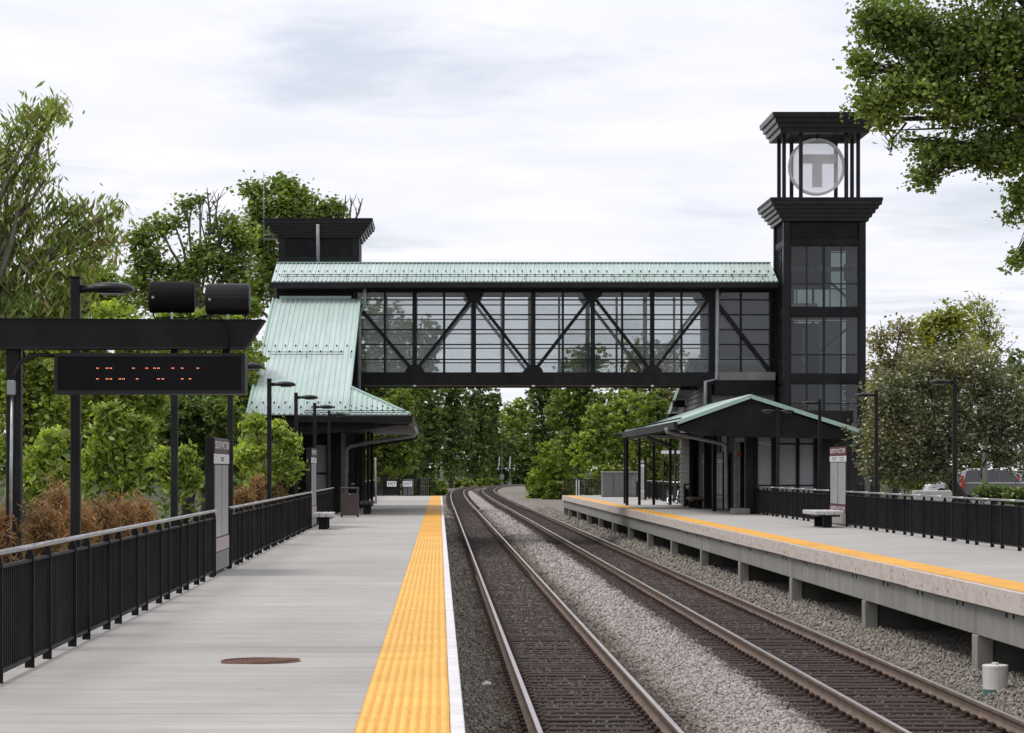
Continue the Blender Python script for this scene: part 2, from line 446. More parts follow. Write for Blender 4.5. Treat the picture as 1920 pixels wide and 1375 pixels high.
leaf_mat('leaf_reddish', [(0.0, (0.15, 0.135, 0.06)), (0.6, (0.24, 0.205, 0.11)), (1.0, (0.28, 0.27, 0.11))], transl=0.4)
leaf_mat('grass_blade', [(0.0, (0.06, 0.105, 0.024)), (1.0, (0.15, 0.22, 0.05))], transl=0.3)

# ballast: stone colour darkens with brake dust and oil along the two tracks (a stain fixed to the place)
def ballast_mat(name, gain, island, bump):
    m = bpy.data.materials.new(name); m.use_nodes = True
    n, l = m.node_tree.nodes, m.node_tree.links
    b = n['Principled BSDF']; b.inputs['Roughness'].default_value = 0.95; b.inputs['Specular IOR Level'].default_value = 0.15
    g = n.new('ShaderNodeNewGeometry'); s = n.new('ShaderNodeSeparateXYZ'); l.new(g.outputs['Position'], s.inputs[0])
    nz = n.new('ShaderNodeTexNoise'); nz.inputs['Scale'].default_value = 1.6; nz.inputs['Detail'].default_value = 6
    l.new(g.outputs['Position'], nz.inputs['Vector'])
    ad = n.new('ShaderNodeMath'); ad.operation = 'MULTIPLY_ADD'; ad.inputs[1].default_value = 0.7
    l.new(nz.outputs['Fac'], ad.inputs[0]); l.new(s.outputs['X'], ad.inputs[2])
    mr = n.new('ShaderNodeMapRange'); mr.inputs['From Min'].default_value = 0.35; mr.inputs['From Max'].default_value = 8.35
    l.new(ad.outputs[0], mr.inputs['Value'])
    rp = n.new('ShaderNodeValToRGB'); els = rp.color_ramp.elements
    stops = [(0.0, (.23, .225, .19)), (0.6, (.21, .20, .17)), (0.85, (.13, .11, .09)), (1.1, (.075, .062, .052)), (1.5, (.14, .13, .115)), (2.2, (.145, .135, .12)),
             (2.5, (.085, .072, .062)), (2.8, (.12, .10, .085)), (3.1, (.25, .235, .215)), (3.35, (.34, .325, .31)), (4.15, (.355, .34, .325)), (4.35, (.24, .225, .21)),
             (4.5, (.085, .075, .068)), (5.0, (.065, .055, .05)), (5.4, (.12, .11, .10)), (6.0, (.12, .108, .10)), (6.5, (.075, .064, .056)), (6.75, (.17, .16, .145)), (7.1, (.25, .24, .215)), (8.0, (.22, .21, .185))]
    while len(els) < len(stops): els.new(0.5)
    for i, (x, c) in enumerate(stops):
        els[i].position = x / 8.0; els[i].color = (c[0] * gain * 1.08, c[1] * gain * 1.03, c[2] * gain, 1)
    l.new(mr.outputs[0], rp.inputs['Fac'])
    hv = n.new('ShaderNodeHueSaturation')
    ma = n.new('ShaderNodeMapRange'); ma.inputs['To Min'].default_value = 1 - island; ma.inputs['To Max'].default_value = 1 + island
    if island > 0.3:
        l.new(g.outputs['Random Per Island'], ma.inputs['Value'])
    else:
        n2 = n.new('ShaderNodeTexVoronoi'); n2.inputs['Scale'].default_value = 14.0
        l.new(g.outputs['Position'], n2.inputs['Vector'])
        sx = n.new('ShaderNodeSeparateXYZ'); l.new(n2.outputs['Color'], sx.inputs[0]); l.new(sx.outputs['X'], ma.inputs['Value'])
        ma.inputs['To Min'].default_value = 0.45; ma.inputs['To Max'].default_value = 1.5
    l.new(ma.outputs[0], hv.inputs['Value']); l.new(rp.outputs['Color'], hv.inputs['Color']); l.new(hv.outputs['Color'], b.inputs['Base Color'])
    if bump:
        nb = n.new('ShaderNodeTexVoronoi'); nb.inputs['Scale'].default_value = 14
        l.new(g.outputs['Position'], nb.inputs['Vector'])
        bp = n.new('ShaderNodeBump'); bp.inputs['Strength'].default_value = bump; bp.inputs['Distance'].default_value = 0.05; bp.invert = True
        l.new(nb.outputs['Distance'], bp.inputs['Height']); l.new(bp.outputs[0], b.inputs['Normal'])
    MATS[name] = m


ballast_mat('ballast_bed', 0.92, 0.0, 0.9)
ballast_mat('ballast_stone', 0.97, 0.38, 0.0)

# ------------------------------------------------------------------ ground, ballast, tracks
def struct(o): o['kind'] = 'structure'; return o


g = MB()
g.add([(-4000, -300, -1.75), (4000, -300, -1.75), (4000, 6000, -1.75), (-4000, 6000, -1.75)], [(0, 1, 2, 3)])
struct(g.build('ground', 'soil'))

# raised bank left of the platform and the car park terrace on the right
g = MB()
g.prism([(-4.6, 5, -1.7), (-5.6, 5, -0.42), (-160, 5, -0.30), (-160, 5, -1.7)], (0, 425, 0))
struct(g.build('bank', 'soil'))
g = MB()
g.prism([(12.0, 30, -1.7), (260, 30, -1.7), (260, 30, -0.22), (12.6, 30, -0.22)], (0, 132, 0))
struct(g.build('car_park', 'asphalt'))

TRACK1, TRACK2, RAILTOP = 1.83, 5.76, -1.22
OFFY = [0, 230, 265, 300, 329, 355, 397, 428, 457, 475, 490, 505, 520]
OFFX = [0, 0, 0.10, 0.27, 0.54, 1.0, 2.5, 5.2, 10, 15, 21, 29, 40]


def off(Y): return float(np.interp(Y, OFFY, OFFX))


BZX = [-4.5, -0.4, 0.2, 0.8, 1.1, 2.55, 2.9, 3.3, 4.1, 4.45, 4.8, 6.6, 6.9, 7.25, 8.2, 12.5]
BZZ = [-1.6, -1.42, -1.395, -1.412, -1.457, -1.458, -1.438, -1.395, -1.395, -1.44, -1.462, -1.46, -1.44, -1.27, -1.25, -1.25]


def bz(x):
    return float(np.interp(x, BZX, BZZ))


ys = [10, 30, 50, 70, 90, 110, 130, 155, 160, 180, 205, 230] + [245 + 7.0 * i for i in range(40)]
xs = [-4.5, -0.4, 0.2, 0.8, 1.1, 1.8, 2.55, 2.9, 3.3, 3.7, 4.1, 4.45, 4.8, 5.7, 6.6, 6.9, 7.25, 8.2, 12.5]
V, Fc = [], []
for Y in ys:
    for x in xs:
        V.append((x + off(Y), Y, bz(x) - (0.006 if Y > 400 else 0)))
for i in range(len(ys) - 1):
    for j in range(len(xs) - 1):
        a = i * len(xs) + j
        Fc.append((a, a + 1, a + 1 + len(xs), a + len(xs)))
struct(MB().add(V, Fc).build('trackbed', 'ballast_bed'))

# loose ballast stones (uncountable)
def stones(regions):
    Ps, Ss = [], []
    for (x0, x1, y0, y1, dens, smin, smax) in regions:
        # density falls off with distance (dens at 30 m, inverse square)
        grid = np.linspace(y0, y1, 4000); rho = dens * np.minimum(1.0, (34.0 / grid) ** 2.0)
        cdf = np.cumsum(rho) * (grid[1] - grid[0]); nn = int(cdf[-1] * (x1 - x0))
        py = np.interp(NR.uniform(0, cdf[-1], nn), cdf, grid); px = NR.uniform(x0, x1, nn)
        pz = np.interp(px, BZX, BZZ)
        s = NR.uniform(smin, smax, nn) * np.clip((py / 36.0) ** .8, 1.0, 2.6)
        intrack = ((px > .9) & (px < 2.8)) | ((px > 4.5) & (px < 6.9))
        s = np.where(intrack, np.minimum(s * .85, .075), s)
        pz = pz + np.where(intrack, NR.uniform(-.28, .5, nn), NR.uniform(-0.25, 0.45, nn)) * s + 0.004
        Ps.append(np.stack([px, py, pz], 1)); Ss.append(s)
    Pn, S = np.concatenate(Ps), np.concatenate(Ss)
    n = len(Pn)
    base = np.array([[1, 0, 0], [-1, 0, 0], [0, 1, 0], [0, -1, 0], [0, 0, 1], [0, 0, -1]], float)
    tri = np.array([[0, 2, 4], [2, 1, 4], [1, 3, 4], [3, 0, 4], [2, 0, 5], [1, 2, 5], [3, 1, 5], [0, 3, 5]])
    A = NR.normal(size=(n, 3, 3))
    Q, _ = np.linalg.qr(A)
    sc = NR.uniform(0.35, 0.68, (n, 1, 3)) * S[:, None, None]
    B = base[None] * (1 + NR.uniform(-0.25, 0.25, (n, 6, 1)))
    Vv = (B * sc) @ Q + Pn[:, None, :]
    T = tri[None] + (np.arange(n) * 6)[:, None, None]
    return Vv.reshape(-1, 3), T.reshape(-1, 3)


SV, ST = stones([(0.17, 8.0, 26, 190, 470, .034, .064)])
np_mesh('ballast_stones', SV, ST, 'ballast_stone', None, 'stuff')

# rails: 115 lb section
RAIL = [(-.07, -.168), (.07, -.168), (.07, -.158), (.02, -.14), (.008, -.12), (.008, -.05), (.034, -.036), (.034, -.004), (.028, 0), (-.028, 0), (-.034, -.004), (-.034, -.036), (-.008, -.05), (-.008, -.12), (-.02, -.14), (-.07, -.158)]


def sweep(profile, xc, z, ylist):
    V, Fc = [], []
    n = len(profile)
    for Y in ylist:
        for (a, b) in profile: V.append((xc + a + off(Y), Y, z + b))
    for i in range(len(ylist) - 1):
        for k in range(n):
            j = (k + 1) % n
            Fc.append((i * n + k, i * n + j, (i + 1) * n + j, (i + 1) * n + k))
    Fc.append(tuple(range(n - 1, -1, -1)))
    return MB().add(V, Fc)


ry = [12, 60, 110, 160, 230] + [240 + 6.0 * i for i in range(46)]
tie_meshes = []
for k in range(4):
    rr = random.Random(k)
    b = MB(); b.cbox(-1.3, 1.3, -.115, .115, -.17, 0, .012)
    b.v = [(x + rr.uniform(-.008, .008), y + rr.uniform(-.008, .008), z + rr.uniform(-.006, .004)) for x, y, z in b.v]
    me = bpy.data.meshes.new('tie'); me.from_pydata(b.v, [], b.f); me.materials.append(MATS['tie_wood']); tie_meshes.append(me)
pb = MB()
pb.box(-.18, .18, -.095, .095, 0, .018)
for sx in (-1, 1):
    for sy in (-1, 1):
        pb.cbox(sx * .105 - .03, sx * .105 + .03, sy * .055 - .025, sy * .055 + .025, .018, .062, .008)
plate_mesh = bpy.data.meshes.new('tie_plate'); plate_mesh.from_pydata(pb.v, [], pb.f); plate_mesh.materials.append(MATS['plate_rust'])
for (xc, lab) in ((TRACK1, 'near railway track running beside the left platform edge'), (TRACK2, 'far railway track running beside the raised right platform')):
    t = thing('railway_track', lab, 'railway track', (0, 0, 0), 0, 'the two parallel railway tracks')
    for s in (-1, 1):
        r = sweep(RAIL, xc + s * .7525, RAILTOP, ry).build('rail', 'rail_rust', t)
        sweep([(-.026, .0005), (.026, .0005), (.026, .002), (-.026, .002)], xc + s * .7525, RAILTOP, ry).build('running_surface', 'rail_head', r)
    Y = 25.6
    for k in range(300):
        o = obj('tie', tie_meshes[R.randrange(4)], t, None, (xc + R.uniform(-.05, .05), Y + R.uniform(-.03, .03), RAILTOP - .188 + R.uniform(-.008, .006)))
        o.rotation_euler = (0, 0, R.uniform(-.012, .012))
        if k < 90:
            for s in (-1, 1):
                obj('tie_plate', plate_mesh, o, None, (xc + s * .7525 - o.location.x, 0, -.004))
        Y += .508
    far, far2 = MB(), MB()
    yy = 25.6 + 90 * .508
    while yy < 190:
        for s in (-1, 1): far2.box(xc + s * .7525 - .18, xc + s * .7525 + .18, yy - .09, yy + .09, RAILTOP - .192, RAILTOP - .14)
        yy += .508
    far2.build('far_tie_plates', 'plate_rust', t, kind='stuff')
    while Y < 440:
        far.box(xc - 1.3 + off(Y), xc + 1.3 + off(Y), Y, Y + .23, RAILTOP - .3, RAILTOP - .185); Y += .53
    far.build('far_ties', 'tie_wood', t, kind='stuff')

# ------------------------------------------------------------------ platforms
def fenceL(Y): return -3.20 - .00396 * Y


FENCE_R = 11.26
EDGE_L, EDGE_R = .157, 7.457
END_L, END_R = 152.6, 155.8

# tactile tiles: domes are real on the near ones
def tile_mesh(L, W, domes):
    b = MB(); b.box(0, W, 0, L, 0, .005)
    nb = len(b.f)
    if domes:
        nx, ny = 9, int(L / .0635)
        for i in range(nx):
            for j in range(ny):
                cx, cy = (i + .5) * W / nx, (j + .5) * L / ny
                vs, n = [], 6
                for r, z in ((.024, .0049), (.015, .0105)):
                    for k in range(n):
                        a = 2 * math.pi * k / n
                        vs.append((cx + r * math.cos(a), cy + r * 1.15 * math.sin(a), z))
                fs = [tuple(range(n, 2 * n))] + [(k, (k + 1) % n, n + (k + 1) % n, n + k) for k in range(n)]
                b.add(vs, fs)
    me = bpy.data.meshes.new('tactile_tile'); me.from_pydata([tuple(p) for p in b.v], [], b.f)
    me.materials.append(MATS['tactile_base' if domes else 'tactile_far'])
    if domes:
        me.materials.append(MATS['tactile_dome'])
        idx = [0] * nb + [1] * (len(me.polygons) - nb)
        me.polygons.foreach_set('material_index', idx)
    me.update(); return me


TL = 2.425
TW = .578
tile_near, tile_far = tile_mesh(TL - .006, TW, True), tile_mesh(TL - .006, TW, False)

platform = struct(bpy.data.objects.new('platform_left', None)); C.objects.link(platform)
Y = 16.65 - 9.7 * 2
while Y < END_L:
    y1 = min(Y + 9.7, END_L)
    b = MB()
    b.prism([(fenceL(Y) - .12, Y + .005, -.28), (.062, Y + .005, -.28), (.062, y1 - .005, -.28), (fenceL(y1) - .12, y1 - .005, -.28)], (0, 0, .28))
    b.build('deck_slab', 'deck_concrete', platform)
    for k in range(2):
        a, c = Y + k * 4.85, min(Y + (k + 1) * 4.85, END_L)
        if c > a + .2:
            b = MB(); b.cbox(.066, EDGE_L, a + .005, c - .005, -.30, .003 + R.uniform(-.002, .002), .006); b.build('coping', 'pale_coping', platform)
    for k in range(4):
        a = Y + k * TL
        if a + TL < END_L + .6:
            obj('tactile_tile', tile_near if a < 58 else tile_far, platform, None, (-.5145 + R.uniform(-.002, .002), a + .003, .0015 + R.uniform(-.001, .001)))
    # supports under the deck
    b = MB(); b.box(-3.0, -.25, Y, Y + .3, -1.7, -.28); b.build('pier', 'pier_concrete', platform)
    Y += 9.7
b = MB(); b.box(-.2, 0.0, -2, END_L, -.9, -.285); b.build('edge_beam', 'beam_concrete', platform)

platform = struct(bpy.data.objects.new('platform_right', None)); C.objects.link(platform)
pier_y = [36.1 + 9.46 * k for k in range(-1, 13)]
for k, Y in enumerate(pier_y):
    y1 = min(Y + 9.46, END_R)
    if y1 - Y < .5: continue
    b = MB(); b.box(EDGE_R + .062, 12.0, Y + .006, y1 - .006, -.30, 0); b.build('deck_slab', 'deck_concrete', platform)
    b = MB(); b.cbox(EDGE_R + .10, EDGE_R + .34, Y + .008, y1 - .008, -.74, -.303, .01); b.build('edge_beam', 'beam_concrete', platform)
    # pier: a wall across the platform, set back bearing block below
    if Y < 150:
        b = MB(); b.cbox(EDGE_R + .085, EDGE_R + .32, Y - .17, Y + .17, -1.30, -.742, .012); b.build('pier', 'pier_concrete', platform)
        b = MB(); b.box(EDGE_R + .322, 11.2, Y - .12, Y + .12, -1.30, -.742); b.build('pier_wall', 'pier_shade', platform)  # wall colour carries the shade below the deck
        b = MB(); b.box(EDGE_R + .45, EDGE_R + .85, Y - .2, Y + .2, -1.6, -1.275); b.build('footing', 'pier_shade', platform)
    nb = 2
    for j in range(nb):
        a, c = Y + j * 4.73, min(Y + (j + 1) * 4.73, END_R)
        if c - a < .3: continue
        dz, dx = R.uniform(-.006, .006), R.uniform(-.006, .006)
        b = MB(); b.cbox(EDGE_R + dx, EDGE_R + .06 + dx, a + .004, c - .004, -.285 + dz, .004 + dz, .008)
        o = b.build('rub_board', 'rub_board', platform)
        bb = MB()
        q = a + .35
        while q < c - .1 and Y < 75:
            for zz in (-.09, -.19):
                if R.random() < .55: bb.box(EDGE_R + dx - .003, EDGE_R + dx + .004, q - .011, q + .011, zz + R.uniform(-.03, .03) - .016, zz + .016)
            q += R.uniform(.7, 1.3)
        if bb.v: bb.build('bolt_heads', 'plate_rust', o, kind='stuff')
    # drain slots under the board
    if Y < 75:
        sl = MB(); q = Y + .8
        while q < y1 - .4:
            for e in (0, .42): sl.box(EDGE_R + .092, EDGE_R + .102, q + e, q + e + .07, -.385, -.325)
            q += 3.1
        sl.build('drain_slots', 'void_black', platform, kind='stuff')
    for j in range(4):
        a = Y + j * 2.365
        if a + 2.365 <= END_R + .3:
            o = obj('tactile_tile', tile_far, platform, None, (EDGE_R + .085, a, .0015)); o.scale = (1.0, .975, 1)
b = MB(); b.box(EDGE_R + .11, 11.9, END_R - .25, END_R - .02, -1.5, -.31); b.build('end_wall', 'pier_concrete', platform)

# ------------------------------------------------------------------ fences
def fin_post(b, x, y, zt, side):
    """flat fin set across the fence, arched top under the handrail"""
    w = .075
    prof = [(-w / 2, 0), (w / 2, 0), (w / 2, zt - .13), (w * .46, zt - .07), (w * .27, zt - .02), (0, zt), (-w * .27, zt - .02), (-w * .46, zt - .07), (-w / 2, zt - .13)]
    b.prism([(x + p, y - .012, z) for p, z in prof], (0, .024, 0))


def make_fence(label, fx, spans, origin, near, side, group):
    t = thing('platform_fence', label, 'fence', (0, 0, 0), 0, group)
    pickets = []
    for (a, c) in spans:
        k0 = int(math.floor((a - origin) / 2.45)) - 1
        y = origin + k0 * 2.45
        posts = []
        while y < c + 3:
            for yy in (y, y + .94):
                if a + .03 <= yy <= c - .03: posts.append(yy)
            y += 2.45
        posts = sorted(set([a + .03] + posts + [c - .03]))
        for yy in posts:
            b = MB(); fin_post(b, fx(yy), yy, .965, side); b.build('post', 'black_paint', t)
        # rails and handrail, one piece per bay
        q = a
        while q < c - .05:
            e = min(q + 4.9, c)
            b = MB(); b.bar((fx(q), q, .862), (fx(e), e, .862), .045, .022); b.build('mid_rail', 'black_paint', t)
            b = MB(); b.bar((fx(q), q, .085), (fx(e), e, .085), .04, .028); b.build('bottom_rail', 'black_paint', t)
            q = e
        q = a
        while q < c - .05:
            e = min(q + 2.45, c)
            o = side * .035
            b = MB(); b.tube([(fx(q) + o, q + .008, .975), (fx(e) + o, e - .008, .975)], .0215, 10); b.build('handrail', 'galvanised', t, smooth=True)
            q = e
        y = a + .1
        while y < c - .05:
            if min(abs(y - p) for p in posts) > .035: pickets.append(y)
            y += .098
    pm = MB().box(-.0095, .0095, -.006, .006, 0, .765)
    me = bpy.data.meshes.new('picket'); me.from_pydata(pm.v, [], pm.f); me.materials.append(MATS['black_paint'])
    pickets.sort()
    for y in pickets[:near]: obj('picket', me, t, None, (fx(y), y, .093))
    b = MB()
    for y in pickets[near:]: b.box(fx(y) - .0095, fx(y) + .0095, y - .006, y + .006, .093, .858)
    if b.v: b.build('far_pickets', 'black_paint', t, kind='stuff')
    return t


make_fence('long black picket fence with silver handrail along the left platform', fenceL, [(17.2, 38.0), (40.75, 68.95), (71.75, 84.6), (104, 150)], 20.5, 300, 1, 'platform fences')
make_fence('black picket fence with silver handrail along the right platform', lambda y: FENCE_R, [(45, 70.75), (73.8, 91.2), (117.2, 150)], 46.3, 300, -1, 'platform fences')

# ------------------------------------------------------------------ bridge, towers, shelters
BY0, BY1 = 102.0, 105.6          # truss planes of the footbridge
ZB0, ZB1 = PZ(722, BY0), PZ(700, BY0)     # bottom chord
ZT0, ZT1 = PZ(546, BY0), PZ(531, BY0)     # top chord
BX0, BX1 = -6.6, 13.42
NODE0, NPITCH = -3.365, 2.37


def corrugated(name, p0, p1, q0, q1, pitch, h, m, parent, thick=.03):
    """ribbed sheet between edge p0-p1 (ridge) and q0-q1 (eave); ribs run p->q"""
    p0, p1, q0, q1 = map(Vector, (p0, p1, q0, q1))
    nrm = (p1 - p0).cross(q0 - p0).normalized()
    if nrm.z < 0: nrm = -nrm
    n = max(1, int((p1 - p0).length / pitch))
    prof = []
    for i in range(n):
        for u, e in ((0.0, 0), (.56, 0), (.66, 1), (.86, 1), (.96, 0)):
            prof.append(((i + u) / n, e * h))
    prof.append((1.0, 0))
    vs = []
    for (u, e) in prof: vs.append(p0.lerp(p1, u) + nrm * e)
    for (u, e) in prof: vs.append(q0.lerp(q1, u) + nrm * e)
    k = len(prof)
    fs = [(i, i + 1, k + i + 1, k + i) for i in range(k - 1)]
    b = MB().add(vs, fs)
    lo = [v - nrm * thick for v in (p0, p1, q1, q0)]
    b.add([p0 - nrm * .001, p1 - nrm * .001, q1 - nrm * .001, q0 - nrm * .001] + lo, [(4, 5, 6, 7)[::-1], (0, 1, 5, 4), (1, 2, 6, 5), (2, 3, 7, 6), (3, 0, 4, 7)])
    return b.build(name, m, parent)


def snow_guards(parent, p0, p1, q0, q1, t_rows, pitch, rail_t, h):
    """small studs in staggered rows and a two-pipe guard rail near the eave"""
    p0, p1, q0, q1 = map(Vector, (p0, p1, q0, q1))
    nrm = (p1 - p0).cross(q0 - p0).normalized()
    if nrm.z < 0: nrm = -nrm
    b = MB()
    for r, t in enumerate(t_rows):
        a, c = p0.lerp(q0, t), p1.lerp(q1, t)
        n = int((c - a).length / pitch)
        for i in range(n):
            if R.random() < .05: continue
            o = a.lerp(c, (i + .25 + .5 * (r % 2)) / n) + nrm * (h + .012)
            b.box(o.x - .026, o.x + .026, o.y - .03, o.y + .03, o.z - .03, o.z + .03)
    b.build('snow_guard_studs', 'black_paint', parent, kind='stuff')
    for t in rail_t:
        a, c = p0.lerp(q0, t), p1.lerp(q1, t)
        d = (c - a).normalized() * .35
        b = MB(); b.tube([a + d + nrm * .13, c - d + nrm * .13], .013, 6); b.build('guard_rail', 'black_paint', parent)
    b = MB()
    a, c = p0.lerp(q0, rail_t[0]), p1.lerp(q1, rail_t[0]); a2, c2 = p0.lerp(q0, rail_t[-1]), p1.lerp(q1, rail_t[-1])
    n = int((c - a).length / 1.2)
    for i in range(n + 1):
        u = .03 + .94 * i / max(1, n)
        b.bar(a.lerp(c, u) + nrm * .13, a2.lerp(c2, u) + nrm * .1, .02, .02); b.bar(a2.lerp(c2, u) + nrm * .15, a2.lerp(c2, u), .02, .02)
    b.build('guard_brackets', 'black_paint', parent, kind='stuff')


def gusset(b, x, y, z, r, up, depth):
    n = 14
    pts = []
    for k in range(n + 1):
        a = math.pi * k / n
        pts.append((x + r * math.cos(a), y, z + (r * 1.0 * math.sin(a) if up else -r * 1.0 * math.sin(a))))
    b.prism(pts, (0, depth, 0))


bridge = thing('footbridge', 'black steel truss footbridge with green roof spanning both railway tracks', 'footbridge')
for (yp, front) in ((BY0, True), (BY1, False)):
    d = .22 if front else .2
    b = MB(); b.cbox(-3.55 if front else -6.5, 10.95 if front else 13.4, yp, yp + d, ZB0, ZB1, .015); b.build('bottom_chord', 'black_paint', bridge)
    b = MB(); b.cbox(-6.5, 13.4, yp, yp + d, ZT0, ZT1, .015); b.build('top_chord', 'black_paint', bridge)
    for k in range(7):
        x = NODE0 + k * NPITCH
        if k == 0 and not front: continue
        b = MB(); b.box(x - .085, x + .085, yp + .03, yp + .19, ZB1 - .01, ZT0 + .01); b.build('truss_post', 'black_paint', bridge)
    for k in range(7):
        x0, x1 = NODE0 + k * NPITCH, NODE0 + (k + 1) * NPITCH
        if k % 2 == 0: p, q = (x0 + .05, yp + .06, ZT0 - .25), (x1 - .05, yp + .06, ZB1 + .1)
        else: p, q = (x0 + .05, yp + .06, ZB1 + .1), (x1 - .05, yp + .06, ZT0 - .25)
        if k == 0: p = (x0 + .1, yp + .06, ZT0 - .55)
        b = MB(); b.bar(p, q, .12, .15, (0, 1, 0)); b.build('truss_diagonal', 'black_paint', bridge)
    b0 = MB()
    for k in range(1, 7):
        x = NODE0 + k * NPITCH
        b = MB(); gusset(b, x, yp - .012, ZB1 - .05 if k % 2 else ZT0 + .05, .40, bool(k % 2), .05); b.build('gusset_plate', 'black_paint', bridge)
    # glazing just inside the truss
    yg = yp + .30 if front else yp - .10
    zs = [PZ(y, BY0) for y in (699, 673.6, 645.6, 617.6, 589.6, 561.6)]
    for z in zs:
        b = MB(); b.box(-3.3 if front else -6.3, 13.4, yg - .03, yg + .03, z - .026, z + .026); b.build('glazing_bar', 'dark_grey_paint', bridge)
    zz = zs + [ZT0 - .02]
    for k in range(14):
        x = NODE0 + k * NPITCH / 2
        if k % 2 == 1 and x < 13:
            b = MB(); b.box(x - .045, x + .045, yg - .035, yg + .035, ZB1, ZT0); b.build('mullion', 'dark_grey_paint', bridge)
        x1 = min(x + NPITCH / 2, 13.35)
        if x1 - x < .1: continue
        if not front and x > 10.8: continue
        for i in range(6):
            b = MB(); b.box(x + .012, x1 - .012, yg - .006, yg + .006, zz[i] + .02, zz[i + 1] - .02); b.build('pane', 'bridge_glass', bridge)
b = MB(); b.box(-6.4, 13.4, BY0 + .23, BY1 - .01, ZB0 + .05, ZB0 + .32); b.build('floor_deck', 'beam_concrete', bridge)
b = MB(); b.box(-6.4, 13.4, BY0 + .21, BY1 - .01, ZT1 - .02, ZT1 + .03); b.build('ceiling', 'dark_grey_paint', bridge)
for k in range(7):
    x = NODE0 + k * NPITCH
    b = MB(); b.box(x - .08, x + .08, BY0 + .22, BY1, ZT0 + .03, ZT0 + .2); b.build('cross_beam', 'dark_grey_paint', bridge)
# lobby end by the right tower: opaque wall behind, pale sill, deep beam below
b = MB(); b.box(10.9, 14.6, BY1 - .3, BY1 - .22, ZB0, ZT1); b.build('lobby_wall', 'dark_grey_paint', bridge)
b = MB(); b.box(10.97, 13.38, BY0 - .02, BY0 + .2, PZ(713, BY0), PZ(698, BY0)); b.build('lobby_sill', 'beam_concrete', bridge)
b = MB(); b.box(10.97, 13.38, BY0 + .0, BY0 + 3.4, PZ(740, BY0), PZ(713.5, BY0)); b.build('lobby_beam', 'black_paint', bridge)
b = MB(); b.box(10.5, 13.38, BY0 + .3, BY0 + .5, 3.4, PZ(740.5, BY0)); b.build('lobby_wall', 'clapboard', bridge)
b = MB(); b.box(10.55, 10.85, BY0 + .05, BY0 + .3, 0.02, ZB0); b.build('support_column', 'black_paint', bridge)
b = MB(); b.box(-3.3, -3.05, BY0 + .05, BY0 + .3, 0.02, ZB0); b.build('support_column', 'black_paint', bridge)
b = MB(); b.box(-3.3, -3.05, BY1 - .25, BY1, 0.02, ZB0); b.build('support_column', 'black_paint', bridge)
# lights under the bottom chord
for k in (1, 3, 4, 5):
    x = NODE0 + k * NPITCH
    b = MB(); b.tube([(x, BY0 - .02, ZB0 - .005), (x, BY0 - .02, ZB0 - .07)], [.05, .08], 8); b.build('soffit_light', 'pale_aluminium', bridge)
# left end: solid wall behind the stair
b = MB(); b.box(-6.5, -3.5, BY0 + .24, BY0 + .3, ZB0, ZT0 + .02); b.build('end_wall', 'black_paint', bridge)
b = MB(); b.box(-6.5, -6.42, BY0 + .3, BY1 - .02, ZB0, ZT1 - .01); b.build('end_wall', 'black_paint', bridge)
# roof
EV = PZ(528, 101.35); RDG = PZ(494, 103.8)
rf = (BX0, 103.8, RDG), (BX1, 103.8, RDG), (BX0 - .05, 101.35, EV), (BX1, 101.35, EV)
corrugated('roof_sheet', *rf, .168, .035, 'patina_roof', bridge)
corrugated('roof_sheet', (BX0, 103.8, RDG), (BX1, 103.8, RDG), (BX0, 106.25, EV), (BX1, 106.25, EV), .168, .035, 'patina_roof', bridge)
b = MB(); b.bar((BX0, 103.8, RDG + .03), (BX1, 103.8, RDG + .03), .26, .035); b.build('ridge_cap', 'patina_trim', bridge)
snow_guards(bridge, *rf, (.5, .70), .335, (.80, .90), .035)
b = MB(); b.prism([(BX0 - .08, 101.30, EV - .03), (BX0 - .08, 101.22, EV - .05), (BX0 - .08, 101.24, EV - .24), (BX0 - .08, 101.42, EV - .28), (BX0 - .08, 101.9, ZT1 + .02), (BX0 - .08, 101.9, EV + .02)], (BX1 - BX0 + .06, 0, 0)); b.build('gutter', 'dark_grey_paint', bridge)
b = MB(); b.box(BX0, BX1, 106.1, 106.25, EV - .25, EV - .03); b.build('gutter', 'dark_grey_paint', bridge)


def pipe(name, path, r, m, parent, n=8): return MB().tube(path, r, n).build(name, m, parent, smooth=True)


Yd = 101.6
pipe('downspout', [P(684, 541, Yd), P(684, 573, Yd), P(675, 585, Yd), P(674, 600, Yd), P(673, 735, Yd)], .075, 'pipe_grey', bridge)
pipe('downspout', [P(1345, 538, Yd), P(1345, 711, Yd), P(1323, 716, Yd), P(1322, 775, Yd)], .075, 'pipe_grey', bridge)


def cornice(parent, x0, x1, y0, y1, zb, zt, ov, steps, m='cornice_metal', name='cornice'):
    """stepped, flaring cap: each course wider than the one below"""
    h = (zt - zb) / steps
    for k in range(steps):
        e0 = ov * (k + .88) / steps; e1 = ov * (k + 1) / steps
        za, zc = zb + k * h, zb + (k + 1) * h
        b = MB()
        lo = [(x0 - e0, y0 - e0, za), (x1 + e0, y0 - e0, za), (x1 + e0, y1 + e0, za), (x0 - e0, y1 + e0, za)]
        hi = [(x0 - e1, y0 - e1, zc - .004), (x1 + e1, y0 - e1, zc - .004), (x1 + e1, y1 + e1, zc - .004), (x0 - e1, y1 + e1, zc - .004)]
        b.add(lo + hi, [(3, 2, 1, 0), (4, 5, 6, 7), (0, 1, 5, 4), (1, 2, 6, 5), (2, 3, 7, 6), (3, 0, 4, 7)])
        b.build(name + '_course', m, parent)


